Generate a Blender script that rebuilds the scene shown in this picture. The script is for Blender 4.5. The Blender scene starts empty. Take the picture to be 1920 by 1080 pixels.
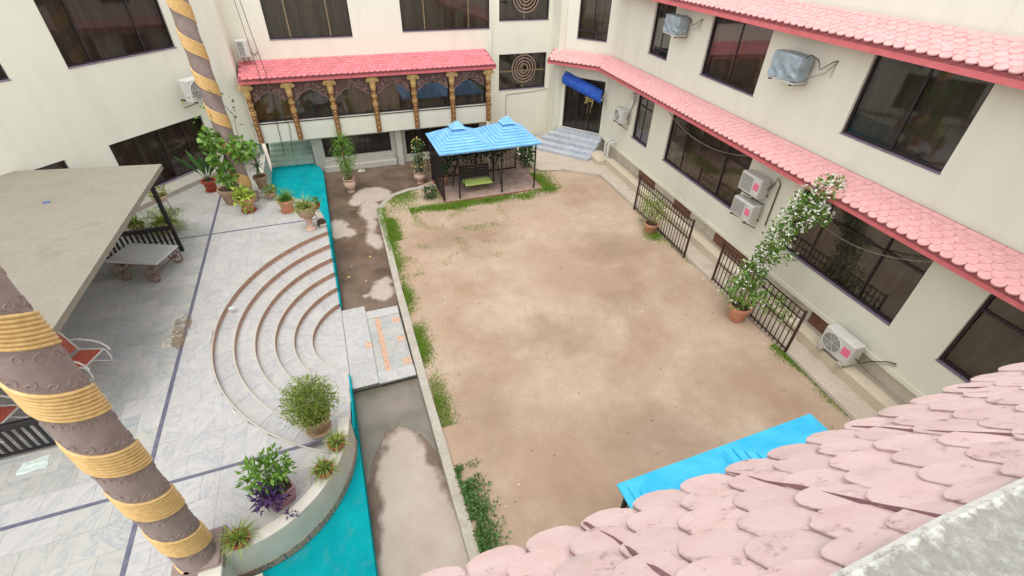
import bpy, bmesh, math, random
from math import sin, cos, pi, radians, sqrt, atan2
from mathutils import Vector, Matrix, noise

# ------------------------------------------------------------------ camera, sky, sun, exposure
SC = bpy.context.scene
COL = SC.collection
cam_d = bpy.data.cameras.new('camera')
cam_d.sensor_width = 36.0
cam_d.lens = 36.0 * 878.0 / 1920.0
cam_d.clip_start = 0.05
cam_d.clip_end = 600.0
cam = bpy.data.objects.new('camera', cam_d)
COL.objects.link(cam)
down = Vector((-30.0, 1150.0, 878.0)).normalized()          # world down in camera axes (x right, y down, z ahead)
ahead = Vector((-415.0, 0.0, 878.0))
ahead.y = -(ahead.x * down.x + ahead.z * down.z) / down.y    # the yard's long axis, level
ahead.normalize()
up_c = -down
side = ahead.cross(up_c)
rows = (side, ahead, up_c)
right_w = Vector([r.x for r in rows])
up_w = Vector([-r.y for r in rows])
back_w = Vector([-r.z for r in rows])
cam.matrix_world = Matrix(((right_w.x, up_w.x, back_w.x, 0.0),
                           (right_w.y, up_w.y, back_w.y, 0.0),
                           (right_w.z, up_w.z, back_w.z, 9.0),
                           (0, 0, 0, 1)))
SC.camera = cam

SUN_EL, SUN_AZ = radians(74), radians(212)                   # azimuth clockwise from +Y
world = bpy.data.worlds.new('World')
SC.world = world
world.use_nodes = True
wn, wl = world.node_tree.nodes, world.node_tree.links
sky = wn.new('ShaderNodeTexSky')
sky.sky_type = 'NISHITA'
sky.sun_disc = False
sky.sun_elevation = SUN_EL
sky.sun_rotation = SUN_AZ
sky.air_density = 1.0
sky.dust_density = 1.5
sky.ozone_density = 1.0
hs = wn.new('ShaderNodeHueSaturation')
hs.inputs['Saturation'].default_value = 0.14                  # thin white cloud over the whole sky
bg = wn['Background']
bg.inputs['Strength'].default_value = 0.15
wl.new(sky.outputs[0], hs.inputs['Color'])
wl.new(hs.outputs[0], bg.inputs['Color'])

sun_d = bpy.data.lights.new('sun', 'SUN')
sun_d.energy = 0.5
sun_d.angle = radians(28)
sun_d.color = (1.0, 0.96, 0.9)
sun = bpy.data.objects.new('sun', sun_d)
COL.objects.link(sun)
sdir = Vector((sin(SUN_AZ) * cos(SUN_EL), cos(SUN_AZ) * cos(SUN_EL), sin(SUN_EL)))
sun.rotation_euler = sdir.to_track_quat('Z', 'Y').to_euler()
sun.location = (0, -20, 40)

vs = SC.view_settings
vs.view_transform = 'Standard'
vs.look = 'None'
vs.gamma = 1.0
vs.exposure = 1.28
vs.use_curve_mapping = False
SC.cycles.max_bounces = 8
SC.cycles.diffuse_bounces = 4
SC.cycles.transparent_max_bounces = 12

R = random.Random(11)

# ------------------------------------------------------------------ mesh helpers
def ident(u, n, z):
    return Vector((u, n, z))

def frame(A, d, zup=0.0):
    """a wall's own axes: u along it (left to right seen from the yard), n into the building, z up"""
    d = Vector((d[0], d[1])).normalized()
    nn = Vector((-d.y, d.x))
    def T(u, n, z):
        return Vector((A[0] + d.x * u + nn.x * n, A[1] + d.y * u + nn.y * n, z + zup))
    return T

def turned(x, y, z, a=0.0):
    c, s = cos(a), sin(a)
    return lambda u, n, w: Vector((x + c * u - s * n, y + s * u + c * n, z + w))

class MB:
    def __init__(self, T=ident):
        self.v, self.f, self.T = [], [], T
    def add(self, pts, faces):
        o = len(self.v)
        self.v += [self.T(*p) for p in pts]
        self.f += [tuple(i + o for i in f) for f in faces]
    def quad(self, *p):
        self.add(p, [tuple(range(len(p)))])
    def box(self, a0, a1, b0, b1, c0, c1):
        self.add([(a0, b0, c0), (a1, b0, c0), (a1, b1, c0), (a0, b1, c0), (a0, b0, c1), (a1, b0, c1), (a1, b1, c1), (a0, b1, c1)],
                 [(0, 3, 2, 1), (4, 5, 6, 7), (0, 1, 5, 4), (1, 2, 6, 5), (2, 3, 7, 6), (3, 0, 4, 7)])
    def cbox(self, a0, a1, b0, b1, c0, c1, e=.01):
        """box with chamfered edges on top and at its upright corners"""
        pts = []
        for (z, k) in ((c0, 0), (c1 - e, 0), (c1, e)):
            for (x, y) in ((a0 + e + k, b0 + k), (a1 - e - k, b0 + k), (a1 - k, b0 + e + k), (a1 - k, b1 - e - k),
                           (a1 - e - k, b1 - k), (a0 + e + k, b1 - k), (a0 + k, b1 - e - k), (a0 + k, b0 + e + k)):
                pts.append((x, y, z))
        fs = [tuple(range(7, -1, -1)), tuple(range(16, 24))]
        for r in (0, 8):
            for i in range(8):
                j = (i + 1) % 8
                fs.append((r + i, r + j, r + 8 + j, r + 8 + i))
        self.add(pts, fs)
    def prism(self, poly, z0, z1):
        n = len(poly)
        self.add([(p[0], p[1], z0) for p in poly] + [(p[0], p[1], z1) for p in poly],
                 [tuple(range(n - 1, -1, -1)), tuple(range(n, 2 * n))] + [(i, (i + 1) % n, n + (i + 1) % n, n + i) for i in range(n)])
    def wallprism(self, poly, n0, n1):
        """polygon in (u, z) given a depth n0..n1"""
        k = len(poly)
        self.add([(p[0], n0, p[1]) for p in poly] + [(p[0], n1, p[1]) for p in poly],
                 [tuple(range(k)), tuple(range(2 * k - 1, k - 1, -1))] + [(i, k + i, k + (i + 1) % k, (i + 1) % k) for i in range(k)])
    def tube(self, path, r, seg=6, caps=True, flat=1.0):
        path = [self.T(*p) for p in path]
        rs = r if isinstance(r, (list, tuple)) else [r] * len(path)
        o = len(self.v)
        prev = None
        for i, p in enumerate(path):
            t = (path[min(i + 1, len(path) - 1)] - path[max(i - 1, 0)])
            t = t.normalized() if t.length > 1e-9 else Vector((0, 0, 1))
            if prev is None:
                a = Vector((0, 0, 1)) if abs(t.z) < .9 else Vector((1, 0, 0))
                x = t.cross(a).normalized()
            else:
                x = (prev - t * prev.dot(t))
                x = x.normalized() if x.length > 1e-6 else t.orthogonal().normalized()
            prev = x
            y = t.cross(x)
            for k in range(seg):
                a = 2 * pi * k / seg
                self.v.append(p + x * (cos(a) * rs[i]) + y * (sin(a) * rs[i] * flat))
        m = len(path)
        for i in range(m - 1):
            for k in range(seg):
                j = (k + 1) % seg
                self.f.append((o + i * seg + k, o + i * seg + j, o + (i + 1) * seg + j, o + (i + 1) * seg + k))
        if caps:
            self.f.append(tuple(o + k for k in range(seg - 1, -1, -1)))
            self.f.append(tuple(o + (m - 1) * seg + k for k in range(seg)))
    def lathe(self, prof, seg=20, at=(0, 0, 0), cap0=True, cap1=True, sq=None):
        pts, fs = [], []
        for (r, z) in prof:
            for k in range(seg):
                a = 2 * pi * (k + .5) / seg
                pts.append((at[0] + r * cos(a), at[1] + r * sin(a), at[2] + z))
        for i in range(len(prof) - 1):
            for k in range(seg):
                j = (k + 1) % seg
                fs.append((i * seg + k, i * seg + j, (i + 1) * seg + j, (i + 1) * seg + k))
        if cap0:
            fs.append(tuple(range(seg - 1, -1, -1)))
        if cap1:
            fs.append(tuple((len(prof) - 1) * seg + k for k in range(seg)))
        self.add(pts, fs)
    def disc(self, c, r, axis='n', seg=20, n0=0, th=.01):
        pts = []
        for q in (n0, n0 + th):
            for k in range(seg):
                a = 2 * pi * k / seg
                pts.append((c[0] + r * cos(a), q, c[1] + r * sin(a)))
        self.add(pts, [tuple(range(seg)), tuple(range(2 * seg - 1, seg - 1, -1))] + [(k, seg + k, seg + (k + 1) % seg, (k + 1) % seg) for k in range(seg)])
    def leaf(self, p, d, side, L, W, bend=.15):
        up = side.cross(d)
        a = p
        b = p + d * (L * .45) + side * (W * .5) + up * (bend * L * .35)
        c = p + d * L - up * (bend * L * .5)
        e = p + d * (L * .45) - side * (W * .5) + up * (bend * L * .35)
        self.add([a, b, c, e], [(0, 1, 2, 3)])

WM = {}
def newobj(name, me, parent=None, W=None):
    o = bpy.data.objects.new(name, me)
    COL.objects.link(o)
    if parent is not None:
        o.parent = parent
        o.matrix_parent_inverse = WM[parent.name].inverted()
    if W is not None:
        o.matrix_basis = W
    WM[o.name] = W.copy() if W is not None else Matrix.Identity(4)
    return o

def tag(o, label=None, cat=None, group=None, kind=None):
    if label: o['label'] = label
    if cat: o['category'] = cat
    if group: o['group'] = group
    if kind: o['kind'] = kind
    return o

def mesh(name, mb, mat, smooth=False):
    me = bpy.data.meshes.new(name)
    me.from_pydata([tuple(v) for v in mb.v], [], mb.f)
    me.materials.append(mat)
    if smooth:
        me.polygons.foreach_set('use_smooth', [True] * len(me.polygons))
        me.update()
        try:
            me.set_sharp_from_angle(angle=radians(42))
        except Exception:
            pass
    me.update()
    return me

def obj(name, mb, mat, parent=None, smooth=False, label=None, cat=None, group=None, kind=None):
    W = None
    if parent is None and kind != 'structure' and mb.v:
        xs = [v.x for v in mb.v]; ys = [v.y for v in mb.v]; zs = [v.z for v in mb.v]
        base = Vector(((min(xs) + max(xs)) / 2, (min(ys) + max(ys)) / 2, min(zs)))
        mb.v = [v - base for v in mb.v]
        W = Matrix.Translation(base)
    o = newobj(name, mesh(name, mb, mat, smooth), parent, W)
    return tag(o, label, cat, group, kind)

def thing(name, loc, label, cat, group=None):
    o = newobj(name, None, None, Matrix.Translation(Vector(loc)))
    o.empty_display_size = .2
    return tag(o, label, cat, group)

def dup(root, loc, label=None, rotz=0.0):
    def cp(o, par):
        c = o.copy()
        COL.objects.link(c)
        if par is not None:
            c.parent = par
        for ch in o.children:
            cp(ch, c)
        return c
    r = cp(root, None)
    W = Matrix.Translation(Vector(loc)) @ Matrix.Rotation(rotz, 4, 'Z')
    r.matrix_basis = W
    WM[r.name] = W
    if label: r['label'] = label
    return r

# ------------------------------------------------------------------ materials
def s(r, g, b, k=1.0):
    def l(c):
        c /= 255.0
        return c / 12.92 if c <= .04045 else ((c + .055) / 1.055) ** 2.4
    return (l(r) * k, l(g) * k, l(b) * k, 1.0)

class Mat:
    def __init__(self, name):
        self.m = bpy.data.materials.new(name)
        self.m.use_nodes = True
        self.n, self.l = self.m.node_tree.nodes, self.m.node_tree.links
        self.b = self.n['Principled BSDF']
        self._pos = None
    def node(self, t, **kw):
        x = self.n.new(t)
        for k, v in kw.items():
            setattr(x, k, v)
        return x
    def link(self, a, b):
        self.l.new(a, b)
    def put(self, sock, val):
        if hasattr(val, 'node'):
            self.l.new(val, sock)
        elif sock.type == 'RGBA' and isinstance(val, (int, float)):
            sock.default_value = (val, val, val, 1)
        else:
            sock.default_value = val
    def pos(self):
        if self._pos is None:
            self._pos = self.node('ShaderNodeNewGeometry').outputs['Position']
        return self._pos
    def obj(self):
        return self.node('ShaderNodeTexCoord').outputs['Object']
    def shifted(self, co):
        """coordinates moved by a random amount for each object, so that pieces do not continue one pattern"""
        oi = self.node('ShaderNodeObjectInfo')
        m = self.node('ShaderNodeVectorMath', operation='MULTIPLY_ADD')
        cmb = self.node('ShaderNodeCombineXYZ')
        for i in range(3):
            self.link(oi.outputs['Random'], cmb.inputs[i])
        self.link(cmb.outputs[0], m.inputs[0])
        m.inputs[1].default_value = (37, 91, 53)
        self.link(co, m.inputs[2])
        return m.outputs[0]
    def noise(self, co, scale, detail=4, rough=.55, dist=0.0, out='Fac'):
        x = self.node('ShaderNodeTexNoise')
        self.link(co, x.inputs['Vector'])
        x.inputs['Scale'].default_value = scale
        x.inputs['Detail'].default_value = detail
        x.inputs['Roughness'].default_value = rough
        x.inputs['Distortion'].default_value = dist
        return x.outputs[out]
    def ramp(self, fac, stops, interp='LINEAR'):
        x = self.node('ShaderNodeValToRGB')
        x.color_ramp.interpolation = interp
        e = x.color_ramp.elements
        while len(e) < len(stops):
            e.new(.5)
        for i, (p, c) in enumerate(stops):
            e[i].position = p
            e[i].color = c if not isinstance(c, (int, float)) else (c, c, c, 1)
        self.link(fac, x.inputs['Fac'])
        return x.outputs['Color']
    def mix(self, fac, a, b, mode='MIX'):
        x = self.node('ShaderNodeMix', data_type='RGBA', blend_type=mode)
        self.put(x.inputs[0], fac)
        self.put(x.inputs[6], a)
        self.put(x.inputs[7], b)
        return x.outputs[2]
    def math(self, op, a, b=0.0, clamp=False):
        x = self.node('ShaderNodeMath', operation=op, use_clamp=clamp)
        self.put(x.inputs[0], a)
        self.put(x.inputs[1], b)
        return x.outputs[0]
    def bump(self, h, strength=.3, dist=.01):
        x = self.node('ShaderNodeBump')
        x.inputs['Strength'].default_value = strength
        x.inputs['Distance'].default_value = dist
        self.link(h, x.inputs['Height'])
        self.link(x.outputs[0], self.b.inputs['Normal'])
    def vary(self, col, amount=.15, what='obj'):
        if what == 'obj':
            r = self.node('ShaderNodeObjectInfo').outputs['Random']
        else:
            r = self.node('ShaderNodeNewGeometry').outputs['Random Per Island']
        h = self.node('ShaderNodeHueSaturation')
        v = self.math('MULTIPLY_ADD', r, amount * 2)
        v.node.inputs[2].default_value = 1 - amount
        self.link(v, h.inputs['Value'])
        self.link(col, h.inputs['Color'])
        return h.outputs[0]
    def done(self, col=None, rough=.7, metal=0.0, spec=.4):
        if col is not None:
            self.put(self.b.inputs['Base Color'], col)
        self.put(self.b.inputs['Roughness'], rough)
        self.b.inputs['Metallic'].default_value = metal
        self.b.inputs['Specular IOR Level'].default_value = spec
        return self.m

def plain(name, a, b, scale=6, rough=.7, bump=.15, bscale=60, metal=0.0, spec=.4, vary=0.0, what='obj', objco=True):
    m = Mat(name)
    co = m.obj() if objco else m.pos()
    if vary and what == 'obj':
        co = m.shifted(co)
    c = m.ramp(m.noise(co, scale, 5, .6), [(.3, a), (.7, b)])
    if vary:
        c = m.vary(c, vary, what)
    if bump:
        m.bump(m.noise(co, bscale, 4), bump, .01)
    return m.done(c, rough, metal, spec)

def wall_mat(name, c, dirt, k=.32):
    m = Mat(name)
    p = m.pos()
    st = m.node('ShaderNodeMapping')
    m.link(p, st.inputs[0]); st.inputs['Scale'].default_value = (1.6, 1.6, .22)
    f = m.ramp(m.noise(st.outputs[0], 1.1, 6, .65), [(.48, 0), (.78, 1)])
    g = m.ramp(m.noise(p, .45, 5, .6), [(.35, 0), (.75, 1)])
    c1 = m.mix(m.math('MULTIPLY', g, .5), c, tuple(x * .9 for x in c[:3]) + (1,))
    col = m.mix(m.math('MULTIPLY', f, k), c1, dirt)
    m.bump(m.noise(p, 55, 5, .7), .12, .01)
    return m.done(col, .75, 0, .25)

M = {}
M['wall'] = wall_mat('cream_paint', s(230, 228, 211), s(200, 194, 174))
M['wall_low'] = wall_mat('weathered_cream_paint', s(222, 214, 194), s(150, 138, 118), .7)
M['white'] = plain('white_paint', s(206, 202, 190), s(188, 184, 170), 3, .55, .08)

def concrete(name, a, b, c, k=1.0, fleck=None):
    m = Mat(name)
    p = m.pos()
    f = m.noise(p, 1.3 * k, 7, .68)
    g = m.noise(p, 16 * k, 6, .75)
    col = m.mix(m.ramp(g, [(.38, 0), (.68, 1)]), m.ramp(f, [(.32, a), (.55, b), (.75, c)]), a)
    if fleck:
        col = m.mix(m.ramp(m.noise(p, 9 * k, 9, .85), [(.5, 0), (.66, .8)]), col, fleck)
    if fleck:                                         # whitewash left along the front edge
        sy = m.node('ShaderNodeSeparateXYZ'); m.link(p, sy.inputs[0])
        e = m.math('ADD', sy.outputs[1], m.math('MULTIPLY', m.math('SUBTRACT', m.noise(p, 22, 7, .75), .5), .16))
        col = m.mix(m.ramp(e, [(.13, 0), (.155, .85)]), col, s(214, 212, 202))
    m.bump(m.mix(.5, m.noise(p, 30 * k, 6, .75), m.noise(p, 140 * k, 3, .6)), .5, .012)
    return m.done(col, .88, 0, .2)
M['concrete'] = concrete('grey_concrete', s(160, 152, 140), s(185, 177, 164), s(138, 130, 118))
M['canopy'] = concrete('canopy_screed', s(138, 131, 118), s(150, 143, 129), s(120, 112, 100), .7)
M['path'] = concrete('path_concrete', s(176, 164, 148), s(196, 184, 168), s(140, 124, 108), .8)
M['parapet'] = concrete('lichened_parapet', s(132, 131, 120), s(158, 156, 146), s(104, 104, 92), 3.0, s(184, 182, 174))
M['ledge'] = concrete('painted_ledge', s(196, 184, 160), s(206, 195, 172), s(150, 136, 114), .9)

def dirt_mat():
    m = Mat('bare_earth')
    p = m.pos()
    big = m.noise(p, .33, 4, .6, .4)
    mid = m.noise(p, 1.5, 6, .65)
    fine = m.noise(p, 26, 6, .75)
    dry = m.ramp(mid, [(.3, s(180, 159, 137)), (.7, s(193, 174, 153))])
    damp = m.ramp(mid, [(.3, s(158, 133, 111)), (.7, s(172, 147, 124))])
    c = m.mix(m.ramp(big, [(.36, 0), (.64, 1)]), damp, dry)
    pk = m.noise(p, .21, 2, .5)
    c = m.mix(m.ramp(pk, [(.5, 0), (.72, .55)]), c, s(180, 154, 133))
    c = m.mix(m.ramp(fine, [(.35, .35), (.55, 0)]), c, s(142, 122, 102))
    wob = m.math('MULTIPLY', m.math('SUBTRACT', m.noise(p, .9, 5, .65), .5), 2.2)
    for (cx, cy, rx, ry, k) in ((3.6, 14.4, 2.3, 1.3, .5), (8.6, 12.0, 1.4, 1.2, .45), (4.6, 8.6, 1.9, 1.0, .5), (5.4, 4.9, 2.3, 1.1, .45), (7.3, 9.3, 1.2, .7, .35), (2.2, 6.6, .9, 1.6, .35)):   # damp hollows
        a = m.node('ShaderNodeVectorMath', operation='SUBTRACT'); m.link(p, a.inputs[0]); a.inputs[1].default_value = (cx, cy, 0)
        b = m.node('ShaderNodeVectorMath', operation='MULTIPLY'); m.link(a.outputs[0], b.inputs[0]); b.inputs[1].default_value = (1 / rx, 1 / ry, 0)
        d = m.node('ShaderNodeVectorMath', operation='LENGTH'); m.link(b.outputs[0], d.inputs[0])
        f = m.ramp(m.math('ADD', d.outputs['Value'], wob), [(.25, k), (1.0, 0)])
        c = m.mix(f, c, s(136, 114, 94))
    st = m.ramp(m.noise(p, 3.3, 7, .75, .8), [(.60, 0), (.74, .5)])
    c = m.mix(st, c, s(126, 108, 88))
    m.bump(m.mix(.5, m.noise(p, 9, 6, .7), m.noise(p, 70, 4, .7)), .7, .03)
    return m.done(c, .95, 0, .1)
M['dirt'] = dirt_mat()

DRY = [(1.0, 19.5, .8, .75), (.38, 19.05, .36, .34), (.78, 18.1, .42, .9), (.68, 16.9, .22, 1.0), (.64, 15.75, .26, .72), (-.6, 16.95, .42, .72), (-.25, 16.6, .26, .36),
       (.42, 12.5, .42, .55), (.58, 12.95, .28, .28), (-.08, 12.4, .18, .14), (.06, 2.9, .86, 3.9), (.1, 6.1, .42, .95), (.34, 6.2, .2, .6)]
def channel_mat():
    m = Mat('wet_channel_floor')
    p = m.pos()
    nz = m.math('SUBTRACT', m.noise(p, 1.7, 4, .58), .5)
    best = None
    for (cx, cy, rx, ry) in DRY:
        a = m.node('ShaderNodeVectorMath', operation='SUBTRACT')
        m.link(p, a.inputs[0]); a.inputs[1].default_value = (cx, cy, 0)
        b = m.node('ShaderNodeVectorMath', operation='MULTIPLY')
        m.link(a.outputs[0], b.inputs[0]); b.inputs[1].default_value = (1 / rx, 1 / ry, 0)
        c = m.node('ShaderNodeVectorMath', operation='LENGTH')
        m.link(b.outputs[0], c.inputs[0])
        q = m.math('MULTIPLY', m.math('SUBTRACT', c.outputs['Value'], 1.0), min(rx, ry))
        best = q if best is None else m.math('MINIMUM', best, q)
    d = m.math('ADD', best, m.math('MULTIPLY', nz, .6))
    dry = m.ramp(m.math('ADD', m.math('MULTIPLY', d, -4.0), .5, True), [(.25, 0), (.75, 1)])
    mid = m.noise(p, 1.3, 6, .65)
    fine = m.noise(p, 30, 5, .7)
    wet = m.ramp(mid, [(.3, s(80, 65, 53)), (.5, s(104, 86, 71)), (.72, s(124, 104, 88))])
    dryc = m.ramp(m.mix(.35, mid, fine), [(.3, s(160, 146, 134)), (.7, s(182, 170, 158))])
    rim = m.ramp(m.math('ABSOLUTE', d), [(.0, 1), (.05, 0)])
    c = m.mix(dry, wet, dryc)
    c = m.mix(m.math('MULTIPLY', rim, .15), c, s(120, 98, 84))
    rough = m.mix(dry, m.ramp(m.noise(p, .9, 3, .5), [(.35, .12), (.65, .5)]), .9)
    m.bump(m.mix(.5, fine, m.noise(p, 6, 5, .6)), .12, .01)
    return m.done(c, rough, 0, .5)
M['channel'] = channel_mat()

def marble(name, base, vein, tint, rnd=True, scale=1.0, vary=.07, stain=.3):
    m = Mat(name)
    co = m.pos()
    co2 = m.shifted(co) if rnd else co
    st = m.node('ShaderNodeMapping')
    m.link(co2, st.inputs[0])
    if rnd:
        vr = m.node('ShaderNodeVectorRotate', rotation_type='Z_AXIS')
        m.link(co2, vr.inputs['Vector'])
        m.link(m.math('MULTIPLY', m.node('ShaderNodeObjectInfo').outputs['Random'], 40.0), vr.inputs['Angle'])
        m.link(vr.outputs[0], st.inputs[0])
    st.inputs['Scale'].default_value = (.8 * scale, 2.4 * scale, 1.0 * scale)
    f = m.noise(st.outputs[0], 1.9, 9, .68, 1.4)
    g = m.noise(st.outputs[0], .9, 4, .6, .5)
    c = m.ramp(f, [(.40, base), (.485, tint), (.505, vein), (.53, tint), (.62, base)])
    c = m.mix(m.ramp(g, [(.4, 0), (.7, .8)]), c, base)
    d = m.noise(co, .5, 6, .65)
    c = m.mix(m.math('MULTIPLY', m.ramp(d, [(.52, 0), (.75, 1)]), stain), c, s(158, 148, 132))
    if vary:
        c = m.vary(c, vary)
    return m.done(c, .34, 0, .45)
M['marble'] = marble('white_marble', s(182, 179, 173), s(148, 150, 155), s(171, 170, 169), vary=.03)
M['marble_blue'] = marble('bluish_marble', s(174, 171, 162), s(134, 142, 148), s(163, 164, 160), True, .8, .05, .5)
M['marble_base'] = marble('marble_bed', s(160, 155, 146), s(120, 120, 124), s(146, 142, 138), False, 1, 0)
M['marble_green'] = marble('greenish_marble', s(206, 216, 196), s(110, 158, 150), s(168, 196, 180), False, 2.0, 0)
M['strip'] = plain('slate_inlay', s(84, 85, 104), s(108, 107, 120), 8, .45, .05)

def mosaic(name, ground, a, b, scale, light):
    m = Mat(name)
    p = m.pos()
    v = m.node('ShaderNodeTexVoronoi')
    v.feature = 'F1'
    m.link(p, v.inputs['Vector']); v.inputs['Scale'].default_value = scale; v.inputs['Randomness'].default_value = .35
    c = m.ramp(v.outputs['Distance'], [(.0, light), (.22, light), (.3, a), (.52, ground), (.75, b)])
    w = m.ramp(m.noise(p, scale * 1.7, 2), [(.45, 0), (.6, .6)])
    c = m.mix(w, c, ground)
    return m.done(c, .45, 0, .4)
M['mosaic'] = mosaic('brown_mosaic', s(174, 134, 114), s(112, 80, 70), s(196, 156, 132), 15, s(226, 184, 150))
M['mosaic_blue'] = mosaic('blue_mosaic', s(176, 152, 130), s(52, 80, 92), s(150, 124, 100), 15, s(30, 66, 80))
M['inset'] = mosaic('orange_mosaic', s(196, 160, 134), s(160, 112, 84), s(204, 176, 152), 11, s(214, 194, 172))
def carpet_mat():
    m = Mat('teal_carpet')
    p = m.pos()
    c = m.ramp(m.noise(p, 1.1, 6, .65), [(.3, s(4, 138, 146)), (.7, s(14, 162, 170))])
    c = m.mix(m.ramp(m.noise(p, 2.7, 8, .75, .6), [(.54, 0), (.74, .42)]), c, s(96, 146, 140))
    c = m.mix(m.ramp(m.noise(p, 14, 6, .8), [(.6, 0), (.72, .35)]), c, s(70, 104, 100))
    m.bump(m.mix(.35, m.noise(p, 1.6, 3, .5, .8), m.noise(p, 220, 2)), .45, .04)
    return m.done(c, .95, 0, .08)
M['teal'] = carpet_mat()
M['red'] = plain('red_fascia_paint', s(224, 122, 124), s(212, 106, 110), 5, .55, .1, objco=False)

def tile_mat(name, a, b, dirt, k):
    m = Mat(name)
    co = m.shifted(m.obj())
    c = m.ramp(m.noise(co, 7, 5, .6), [(.3, a), (.7, b)])
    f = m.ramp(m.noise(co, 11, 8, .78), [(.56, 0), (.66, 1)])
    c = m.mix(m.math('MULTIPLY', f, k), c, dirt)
    if name.startswith('dusty'):                       # colour darkens raggedly towards the sides of the worn near tiles
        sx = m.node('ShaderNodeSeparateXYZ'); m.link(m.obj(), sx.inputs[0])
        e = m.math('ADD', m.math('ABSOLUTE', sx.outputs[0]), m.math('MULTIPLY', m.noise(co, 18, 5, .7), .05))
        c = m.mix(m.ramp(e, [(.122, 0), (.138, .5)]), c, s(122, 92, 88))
        c = m.mix(m.ramp(m.noise(co, 2.2, 3, .5), [(.62, 0), (.7, .7)]), c, s(170, 160, 146))
    c = m.vary(c, .05 if name.startswith('dusty') else .11)
    m.bump(m.noise(co, 60, 5, .7), .25, .006)
    return m.done(c, .78, 0, .25)
M['tile_bay'] = tile_mat('pink_tile', s(200, 112, 118), s(214, 136, 140), s(166, 92, 98), .5)
M['tile_right'] = tile_mat('faded_pink_tile', s(208, 150, 148), s(220, 172, 168), s(172, 118, 116), .4)
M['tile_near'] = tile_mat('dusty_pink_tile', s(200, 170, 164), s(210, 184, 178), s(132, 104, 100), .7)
M['mortar'] = plain('pink_mortar', s(150, 78, 82), s(176, 98, 100), 9, .85, .3, objco=False)
M['mortar_near'] = plain('dusty_mortar', s(112, 78, 82), s(138, 100, 102), 9, .9, .4, objco=False)

def gold_mat():
    m = Mat('gold_paint')
    co = m.obj()
    c = m.ramp(m.noise(co, 14, 5, .65), [(.3, s(204, 164, 102)), (.65, s(226, 190, 128))])
    m.bump(m.noise(co, 90, 4), .15, .004)
    return m.done(c, .45, .12, .5)
M['gold'] = gold_mat()
M['mauve'] = plain('mauve_plaster', s(138, 120, 114), s(158, 139, 131), 5, .8, .45, 45)
M['bronze_wood'] = plain('gilded_brown', s(132, 92, 60), s(164, 118, 74), 12, .5, .2, 50, .15)
M['carving'] = plain('carved_dark_wood', s(92, 66, 62), s(120, 88, 80), 20, .55, .4, 40)
M['carving_hi'] = plain('carving_scrolls', s(156, 128, 118), s(186, 158, 146), 20, .5, .3, 40)
M['frame'] = plain('dark_window_frame', s(52, 42, 44), s(66, 54, 58), 8, .4, .05, metal=.3)
M['frame_gold'] = plain('champagne_mullion', s(136, 122, 92), s(160, 144, 110), 8, .35, .05, metal=.5)
M['sill'] = plain('violet_grey_sill', s(118, 104, 122), s(140, 126, 140), 8, .5, .05)
M['black'] = plain('black_iron', s(30, 28, 30), s(48, 42, 42), 14, .5, .2, 60, .2)
M['rust'] = plain('brown_iron', s(58, 42, 38), s(86, 62, 52), 14, .6, .3, 60, .2)
M['void'] = plain('dark_interior', s(26, 22, 20), s(34, 28, 26), 3, .9, 0)

def glass_mat(name, tint, k=1.0):
    m = Mat(name)
    n, l = m.n, m.l
    fr = m.node('ShaderNodeFresnel'); fr.inputs['IOR'].default_value = 1.5
    gl = m.node('ShaderNodeBsdfGlossy'); gl.inputs['Roughness'].default_value = .03
    tr = m.node('ShaderNodeBsdfTransparent'); tr.inputs['Color'].default_value = tint
    mx = m.node('ShaderNodeMixShader')
    m.link(m.math('MULTIPLY', fr.outputs[0], k, True), mx.inputs[0])
    m.link(tr.outputs[0], mx.inputs[1]); m.link(gl.outputs[0], mx.inputs[2])
    m.bump(m.noise(m.pos(), 1.5, 2), .02, .02)
    m.link(mx.outputs[0], n['Material Output'].inputs['Surface'])
    return m.m
M['glass'] = glass_mat('bronze_glass', (.80, .76, .71, 1), 2.6)
M['glass_dark'] = glass_mat('dark_glass', (.66, .64, .62, 1), 1.6)
def curtain_mat(name, a, b):
    m = Mat(name)
    co = m.shifted(m.pos())
    st = m.node('ShaderNodeMapping'); m.link(co, st.inputs[0]); st.inputs['Scale'].default_value = (5, 5, .25)
    c = m.ramp(m.noise(st.outputs[0], 1.0, 4), [(.3, a), (.7, b)])
    return m.done(c, .9, 0, .1)
M['curtain'] = curtain_mat('brown_curtain', s(124, 111, 100), s(138, 124, 112))
M['curtain_khaki'] = curtain_mat('khaki_curtain', s(146, 122, 84), s(176, 150, 108))
M['curtain_dark'] = curtain_mat('dark_curtain', s(98, 92, 86), s(114, 108, 100))

def gaz_mat(name, a, b):
    m = Mat(name)
    co = m.pos()
    c = m.ramp(m.noise(co, 2.5, 6, .65), [(.3, a), (.7, b)])
    c = m.mix(m.ramp(m.noise(co, 9, 7, .75), [(.58, 0), (.7, .35)]), c, tuple(x * .6 for x in a[:3]) + (1,))
    m.bump(m.noise(co, 20, 4), .1, .01)
    return m.done(c, .5, 0, .35)
M['gaz_blue'] = gaz_mat('sky_blue_sheet', s(104, 168, 222), s(140, 194, 234))
M['gaz_cyan'] = gaz_mat('cyan_sheet', s(40, 170, 214), s(76, 192, 226))
M['metal_white'] = plain('ac_white', s(212, 210, 202), s(196, 194, 186), 5, .45, .05, vary=.05)
M['grille'] = plain('ac_grille', s(120, 118, 114), s(142, 140, 134), 12, .5, .1)
M['pink_label'] = plain('pink_sticker', s(228, 108, 140), s(224, 124, 152), 20, .5, 0)
M['tarp'] = plain('grey_tarp', s(132, 146, 154), s(166, 178, 182), 5, .4, .2, 25)
M['blue_cloth'] = plain('blue_awning_cloth', s(22, 66, 160), s(40, 92, 190), 6, .6, .25, 30)
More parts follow.
